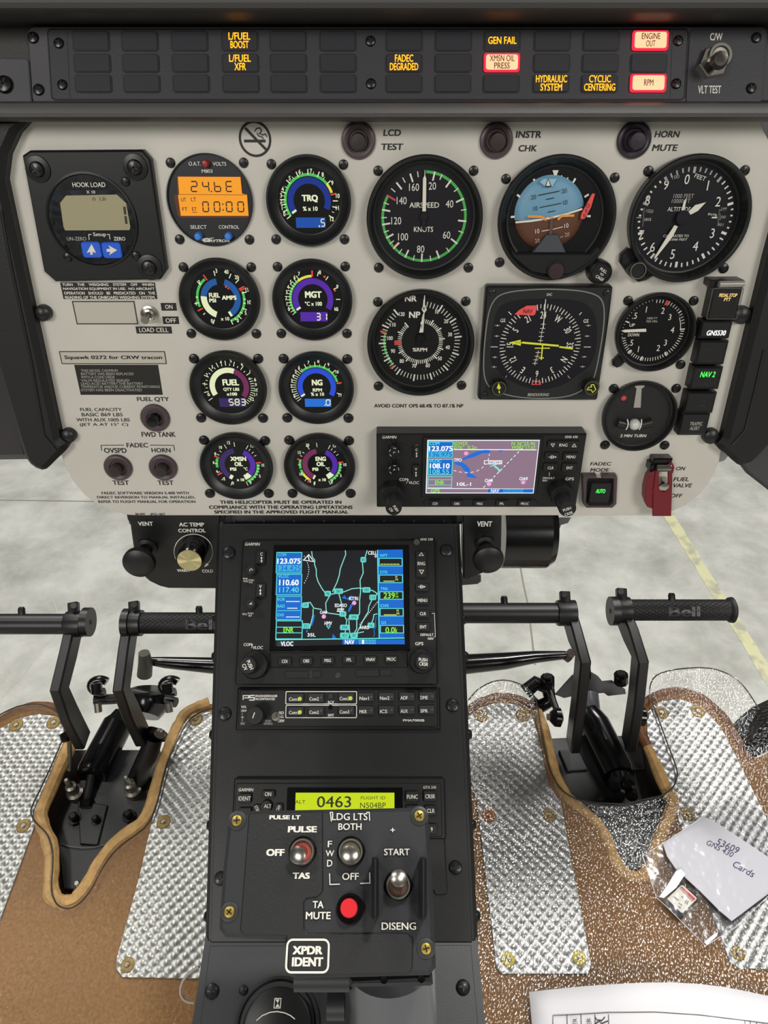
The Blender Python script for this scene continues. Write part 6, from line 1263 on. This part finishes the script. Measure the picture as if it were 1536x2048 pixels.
# ================================================================== PEDALS
def pedal(label, bar, grip, flange, lug, end, arm, z, pin, mirror):
    """bar: x range of the foot bar (px) at height y; arm: list of (x,y,z) down to the base."""
    x0, x1, y = bar; e = empty('rudder_pedal', label, 'pedal', P3(arm[-1][0], arm[-1][1], arm[-1][2]))
    mb = MB(); mb.tube([P3(x0, y, z), P3(x1, y, z)], 20.5 / F * z, GRIP if grip else PEDAL, 28)
    if grip:
        n = 26
    if flange:
        s = 1 if x1 > x0 else -1
        mb.tube([P3(x1 - s * 10, y, z), P3(x1 - s * 6, y, z), P3(x1, y, z), P3(x1 + s * 2, y, z)], [21 / F * z, 25 / F * z, 26 / F * z, 23 / F * z], GRIP, 28)
    o = sub(mb, 'foot_bar', e)
    if grip:
        g = MB()
        for k in range(18):
            a = k * 20
            for sg in (1, -1):
                xs = sorted((x0, x1)); pts = []
                for i in range(33):
                    f = i / 32; an = R(a + sg * 300 * f); c = P3(xs[0] + 6 + (xs[1] - xs[0] - 18) * f, y, z); pts.append(c + Vector((0, math.cos(an), math.sin(an))) * (20.5 / F * z))
                g.tube(pts, .00055, GRIP, 4, False)
        sub(g, 'grip_tread', e)
        g = MB(); vs, fs, ax, ay, bx, by = text_mesh('Bell', .03); gc = P3(grip, y, z) + (CAM - P3(grip, y, z)).normalized() * (20.8 / F * z); hgt = 19 / F * z; k = hgt / (by - ay)
        vv = []
        for v in vs:
            yy = (v[1] - (ay + by) / 2) * k; an = yy / (21 / F * z); rr = 23 / F * z; base = P3(grip, y, z) + RT * (v[0] - (ax + bx) / 2) * k * 1.7; vv.append(base + UP * rr * math.sin(an) - FW * rr * math.cos(an))
        g.add(vv, fs, mat('raised_rubber', '303032', .4)); sub(g, 'raised_lettering', e)
    cx0, cx1 = lug
    mb = MB(); mb.tube([P3(cx0, y, z), P3(cx0 + (cx1 - cx0) * .08, y, z), P3(cx1, y, z)], [25 / F * z, 26 / F * z, 26 / F * z], PEDAL, 32); lx = (cx0 + cx1) / 2
    mb.sweep([P3(lx - 2, y - 22, z), P3(lx - 3, y - 42, z + .004)], 20 / F * z, 16 / F * z, PEDAL); sub(mb, 'clamp', e)
    mb = MB(); mb.tube([P3(lx - 3, y - 37, z - .009), P3(lx - 3, y - 37, z + .002)], 6 / F * z, mat('dark_bolt', '1a1a1b', .35), 12); sub(mb, 'clamp_bolt', e)
    if end:
        mb = MB(); mb.tube([P3(end[0], y + end[1], z), P3(end[0] + end[2], y + end[1], z)], end[3] / F * z, PEDAL, 36); c = P3(end[0] + (end[2] if mirror > 0 else 0), y + end[1], z); mb.tube([c - Vector((mirror * .001, 0, 0)), c + Vector((mirror * .0006, 0, 0))], 4.5 / F * z, INK, 14); sub(mb, 'end_disc', e)
    mb = MB(); mb.sweep([P3(*q) for q in arm], 21 / F * z, .026, PEDAL); ao = sub(mb, 'arm', e)
    mb = MB(); a, b_ = Vector(P3(*arm[0])), Vector(P3(*arm[1]))
    for f in (.3, .45, .6, .75, .88):
        c = a.lerp(b_, f) + Vector((mirror * 10.6 / F * z, 0, 0)); mb.tube([c, c + Vector((mirror * .0006, 0, 0))], .0042, INK, 12)
    mb.obj('adjuster_hole', ao, Matrix.Translation(-e.location))
    if pin:
        mb = MB(); mb.tube([P3(pin, y - 14, z), P3(pin - 1, y - 30, z), P3(pin - 1, y - 34, z)], [.0042, .0042, .003], PEDAL, 12); sub(mb, 'peg', e)
    return e
pedal('left pedal of the left pair, with a smooth black foot bar', (-60, 140, 1248), 0, False, (134, 166), (168, -4, 14, 29), [(149, 1252, .868), (136, 1310, .850), (119, 1378, .828), (137, 1425, .845), (165, 1480, .885)], .86, 44, 1)
pedal('right pedal of the left pair, with a knurled black foot bar', (282, 450, 1246), 408, False, (258, 284), (248, 0, 14, 29), [(260, 1256, .868), (252, 1310, .850), (243, 1378, .828), (260, 1420, .845), (285, 1474, .885)], .86, 399, 1)
pedal('left pedal of the right pair, with a smooth black foot bar', (885, 1120, 1226), 0, False, (1114, 1150), None, [(1139, 1232, .868), (1150, 1270, .850), (1166, 1318, .826), (1158, 1400, .862), (1146, 1490, .905)], .86, 1009, -1)
pedal('right pedal of the right pair, with a knurled black foot bar ending in a flange', (1255, 1464, 1220), 1360, True, (1232, 1258), (1220, 2, 14, 29), [(1246, 1230, .868), (1262, 1270, .850), (1280, 1318, .826), (1272, 1400, .862), (1258, 1488, .905)], .86, 1344, -1)

def rod(mb, pts, r, m, n=18): mb.tube([P3(*p) for p in pts], r, m, n)
e = empty('pedal_adjuster', 'black adjuster cylinder and bracket between the left pair of pedals', 'pedal adjuster', P3(200, 1560, .9))
mb = MB(); rod(mb, [(246, 1425, .955), (240, 1437, .95), (236, 1448, .945), (186, 1545, .905), (182, 1553, .90)], [.011, .014, .0195, .0205, .018], GLOSS, 32); sub(mb, 'cylinder', e)
mb = MB(); rod(mb, [(184, 1550, .90), (174, 1604, .885)], .006, PEDAL); rod(mb, [(174, 1600, .884), (172, 1614, .88)], .0085, GLOSS, 8); sub(mb, 'piston_rod', e)
mb = MB(); rod(mb, [(212, 1610, .91), (200, 1570, .92)], [.012, .018], PEDAL); sub(mb, 'lower_sleeve', e)
mb = MB(); rod(mb, [(300, 1380, 1.0), (298, 1405, 1.0), (290, 1432, .99)], [.028, .032, .02], GLOSS, 24); rod(mb, [(188, 1400, .98), (230, 1398, .985), (270, 1385, .99), (330, 1400, .99), (352, 1405, .985)], .007, PEDAL, 12); sub(mb, 'crank', e)
for (x, y) in ((200, 1372), (342, 1372)):
    mb = MB(); pts = [P3(x + 18 * math.cos(R(a)) , y + 13 * math.sin(R(a)), .975) for a in range(60, 340, 20)]; mb.tube(pts, .0058, GLOSS, 12); sub(mb, 'clamp_loop', e)
    mb = MB(); rod(mb, [(x - 8, y - 6, .955), (x - 6, y + 14, .955)], .0075, GLOSS, 10); rod(mb, [(x - 5, y + 34, .965), (x - 3, y + 52, .965)], .005, NICK, 10); sub(mb, 'clamp_bolt', e)
mb = MB(); rod(mb, [(316, 1462, .885), (310, 1475, .88)], .013, GLOSS, 20); rod(mb, [(322, 1464, .872), (318, 1470, .868)], .007, NICK, 12); sub(mb, 'ball_joint', e)
mb = MB(); rod(mb, [(308, 1474, .885), (300, 1500, .89), (275, 1560, .9)], [.011, .012, .013], PEDAL); sub(mb, 'side_link', e)
mb = MB(); rod(mb, [(139, 1480, .885), (140, 1540, .9)], .0028, NICK, 10); rod(mb, [(134, 1466, .875), (138, 1478, .872)], .009, GLOSS, 14); sub(mb, 'side_link', e)
e = empty('pedal_adjuster', 'black adjuster cylinder and yoke bracket between the right pair of pedals', 'pedal adjuster', P3(1210, 1550, .92))
mb = MB(); rod(mb, [(1172, 1424, .955), (1178, 1434, .95), (1188, 1450, .945), (1235, 1545, .905), (1238, 1553, .90)], [.016, .0185, .021, .0215, .0195], GLOSS, 32); sub(mb, 'cylinder', e)
mb = MB(); rod(mb, [(1178, 1388, .97), (1182, 1426, .955)], [.0125, .0125], mat('lever_grey', ''), 24); sub(mb, 'sleeve', e)
mb = MB(); rod(mb, [(1238, 1550, .895), (1243, 1572, .885)], .013, GLOSS, 20)
for x, y in ((1228, 1566), (1256, 1562), (1238, 1586), (1262, 1588)): rod(mb, [(x, y - 5, .88), (x + 2, y + 6, .872)], .0075, GLOSS, 8)
sub(mb, 'end_fitting', e)
mb = MB()
for pts in ([(1112, 1390), (1128, 1372), (1146, 1352), (1162, 1344), (1182, 1344), (1196, 1352), (1206, 1364), (1226, 1362), (1250, 1378), (1252, 1388), (1216, 1392), (1208, 1386), (1168, 1388), (1128, 1396)],): mb.loft([[P3(x, y, .965) for x, y in pts], [P3(x, y, .965) + FW * .006 for x, y in pts]], PEDAL)
sub(mb, 'yoke_bracket', e)
for x, y in ((1095, 1362), (1173, 1347), (1242, 1356)):
    mb = MB(); rod(mb, [(x, y - 6, .948), (x, y + 8, .955)], .0095 if x != 1173 else .006, GLOSS, 10); rod(mb, [(x, y - 11, .945), (x, y - 6, .947)], .0055, BEZ, 8); sub(mb, 'bracket_bolt', e)
mb = MB(); rod(mb, [(1097, 1374, .955), (1114, 1422, .93), (1118, 1436, .92)], .0042, PEDAL, 12); sub(mb, 'side_link', e)
for x, y in ((1112, 1434), (1279, 1432)):
    mb = MB(); rod(mb, [(x - 12, y - 1, .905), (x - 2, y, .905), (x + 8, y + 1, .905), (x + 13, y + 1, .905)], [.006, .012, .012, .006], GLOSS, 18); rod(mb, [(x + (13 if x > 1200 else -14), y, .905), (x + (17 if x > 1200 else -18), y, .905)], .004, NICK, 8); sub(mb, 'ball_joint', e)
mb = MB(); rod(mb, [(1050, 1384, .97), (1072, 1366, .97), (1096, 1376, .97), (1100, 1402, .97), (1078, 1414, .97), (1062, 1404, .97)], .010, GLOSS, 14); sub(mb, 'crank', e)
mb = MB(); rod(mb, [(288, 1318, 1.06), (300, 1322, 1.06), (330, 1325, 1.06), (440, 1332, 1.05), (900, 1331, 1.05), (1010, 1322, 1.05), (1070, 1314, 1.05), (1132, 1310, 1.05)], [.005, .006, .0085, .0125, .0155, .0125, .009, .006], GLOSS, 24); cr_ = top('control_rod', mb, 'black tapered control rod running behind the pedestal between the pedal pairs', 'control rod')
mb = MB(); rod(mb, [(288, 1306, 1.04), (291, 1326, 1.05), (289, 1350, 1.06)], [.008, .0105, .011], mat('worn_steel', '4c4942', .5, .4), 18); mb.obj('rod_end', cr_)
mb = MB(); rod(mb, [(1134, 1308, 1.05), (1142, 1314, 1.05)], .010, mat('rusty_end', '3b2a24', .5), 14); mb.obj('rod_end', cr_)

# ================================================================== LOOSE THINGS ON THE FLOOR
t = Th('plastic_bag', 'clear plastic bag holding a folded note and a memory card, on the right tread plate', 'bag', CABIN, 1420, 1750)
BG = [(1285, 1712), (1330, 1684), (1400, 1638), (1452, 1598), (1470, 1585), (1536, 1632), (1600, 1690), (1560, 1770), (1470, 1855), (1411, 1892), (1380, 1860), (1335, 1815), (1313, 1795)]
mb = MB(); t.PX(mb, BG, 13.5, 14, BAGM); t.PX(mb, BG, 7.2, 7.5, BAGM); t.part(mb, 'bag_film')
mb = MB(); P = [Vector((*t.p(x, y, 14), .014)) for x, y in BG]; mb.tube(P, .00035, mat('bag_seam', 'cfcfd2', .2), 6, closed=True); t.part(mb, 'bag_seam')
mb = MB(); SHN = mat('foil_glint', 'e8e8ec', .18)
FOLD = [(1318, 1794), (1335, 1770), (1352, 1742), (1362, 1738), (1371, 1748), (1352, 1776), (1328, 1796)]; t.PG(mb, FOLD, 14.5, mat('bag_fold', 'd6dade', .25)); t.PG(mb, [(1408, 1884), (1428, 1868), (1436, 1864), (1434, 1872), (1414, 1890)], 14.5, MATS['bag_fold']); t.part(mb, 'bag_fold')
n = Th('folded_note', 'folded white note with handwriting inside the clear bag', 'note', CABIN, 1430, 1730)
mb = MB(); NP = [(1326, 1687), (1405, 1632), (1425, 1640), (1480, 1676), (1540, 1716), (1575, 1745), (1560, 1770), (1464, 1842), (1440, 1822), (1400, 1782), (1352, 1738), (1334, 1712)]; n.PX(mb, NP, 10.5, 11.6, PAPERB, .2); n.part(mb, 'paper')
mb = MB()
for s, x, y, hp, rt in (('53609', 1456, 1692, 15, -27), ('GNS 430', 1440, 1697, 12, -30), ('Cards', 1488, 1738, 15, -33)): n.TC(mb, s, x, y, hp, 11.9, BLUEINK, -.01, .8, rt, .3)
n.part(mb, 'handwriting')
m_ = Th('memory_card', 'small black memory card with a red and cream label inside the clear bag', 'memory card', CABIN, 1362, 1802)
crop(1280, 1640, 6)
mb = MB(); m_.PX(mb, [(292, 985), (476, 772), (510, 768), (694, 932), (692, 970), (502, 1176), (470, 1176)], 8, 11, GLOSS, .5); m_.part(mb, 'card_body')
mb = MB(); m_.PG(mb, [(325, 945), (490, 785), (515, 783), (680, 935), (676, 955), (515, 1112), (495, 1112)], 11.2, mat('cream_label', 'ddd9cc', .5)); m_.PG(mb, [(482, 800), (505, 797), (668, 945), (640, 970)], 11.35, mat('label_red', 'c0303a', .5)); m_.PG(mb, [(470, 815), (480, 803), (638, 972), (625, 985)], 11.35, mat('label_tan', 'a59b88', .5))
for s, x, y, hp, rt in (('32', 560, 985, 40, 143), ('GB', 510, 925, 16, 143), ('6010', 485, 1010, 18, 143), ('SD-C03', 450, 1030, 22, 143), ('4-MAY', 430, 940, 22, 143)): m_.TC(mb, s, x, y, hp, 11.5, INK, .01, .8, rt)
m_.part(mb, 'card_label')
crop()
t = Th('paper_form', 'white printed form curling at its edge at the bottom right corner', 'paper', CABIN, 1300, 2040)
cols_ = [1058, 1100, 1150, 1200, 1250, 1300, 1350, 1400, 1450, 1500, 1560, 1640]; ty = [1984, 1979, 1974, 1970, 1967, 1965, 1965, 1968, 1974, 1984, 1997, 2012]
mb = MB(); vs = []; hs = [10 + 14 * math.sin(math.pi * min(1, i / 9)) for i in range(12)]
def fh(i, j): return hs[i] * (1, .8, .6, .45, .35)[j]
for j in range(5):
    for i in range(12):
        x = cols_[i] + j * 4; y = ty[i] + j * 45; q = t.p(x, y, fh(i, j)); vs.append((q.x, q.y, fh(i, j) * .001))
mb.add(vs, [(j * 12 + i, (j + 1) * 12 + i, (j + 1) * 12 + i + 1, j * 12 + i + 1) for j in range(4) for i in range(11)], PAPER)
o = t.part(mb, 'sheet'); sd = o.modifiers.new('thickness', 'SOLIDIFY'); sd.thickness = .0006; sd.offset = -1
def on_sheet(x, y):
    for _ in range(1):
        i = max(0, min(10, next((k for k in range(11) if cols_[k + 1] > x), 10))); fx = (x - cols_[i]) / (cols_[i + 1] - cols_[i]); h0 = hs[i] + (hs[i + 1] - hs[i]) * fx; yt = ty[i] + (ty[i + 1] - ty[i]) * fx
        fy = max(0, min(3.999, (y - yt) / 45)); j = int(fy); k = (1, .8, .6, .45, .35); h = h0 * (k[j] + (k[j + 1] - k[j]) * (fy - j)) + .5
    q = t.p(x, y, h); return Vector((q.x, q.y, h * .001))
mb = MB()
def pline(pts, r=.00028):
    Q = []
    for (xa, ya), (xb, yb) in zip(pts, pts[1:]):
        n_ = max(2, int(abs(xb - xa) / 25) + 1); Q += [on_sheet(xa + (xb - xa) * f / n_, ya + (yb - ya) * f / n_) for f in range(n_)]
    mb.tube(Q + [on_sheet(*pts[-1])], r, INK, 5)
pline([(1106, 2060), (1106, 2031), (1135, 2030), (1218, 2025), (1310, 2024), (1400, 2030), (1490, 2041), (1560, 2050)])
for x in (1135, 1163, 1191, 1218): pline([(x, 2060), (x - 1, 2029)])
for x, y in ((1489, 2041), (1500, 2043), (1513, 2045), (1526, 2047)): pline([(x, y), (x + 3, y + 16)])
pline([(1184, 2060), (1190, 2048), (1200, 2042), (1205, 2050), (1196, 2058), (1206, 2046), (1216, 2042)], .0004); pline([(1190, 2034), (1194, 2040), (1204, 2041), (1210, 2034)], .0004)
t.part(mb, 'printed_lines'); mb = MB()
for x in (1150, 1178): t.TC(mb, 'ER', x, 2043, 8, 12, INK, .01, .9, 90) if False else t.TC(mb, 'ER', x, 2043, 8, fh(2, 1) + .8, INK, .01, .9, 90)
t.part(mb, 'printed_lettering')
mb = MB(); mb.tube([P3(x, y, .63) for x, y in ((398, 1934), (386, 1940), (375, 1949), (366, 1961), (361, 1975), (361, 1988), (366, 1998), (375, 2004), (388, 2006))], .0011, mat('pale_cable', 'b9aca4', .5), 10); top('cable_loop', mb, 'thin pale cable loop beside the left side of the pedestal base', 'cable')
mb = MB(); pts = [(1486, 1500), (1500, 1478), (1520, 1455), (1545, 1436), (1600, 1410), (1600, 1470), (1540, 1500), (1496, 1522)]
top('floor_edge_trim', bm_world([P3(x, y, .90) for x, y in pts], FUN, FW * .05), 'black embossed trim block at the right edge between floor and chin window', 'trim')
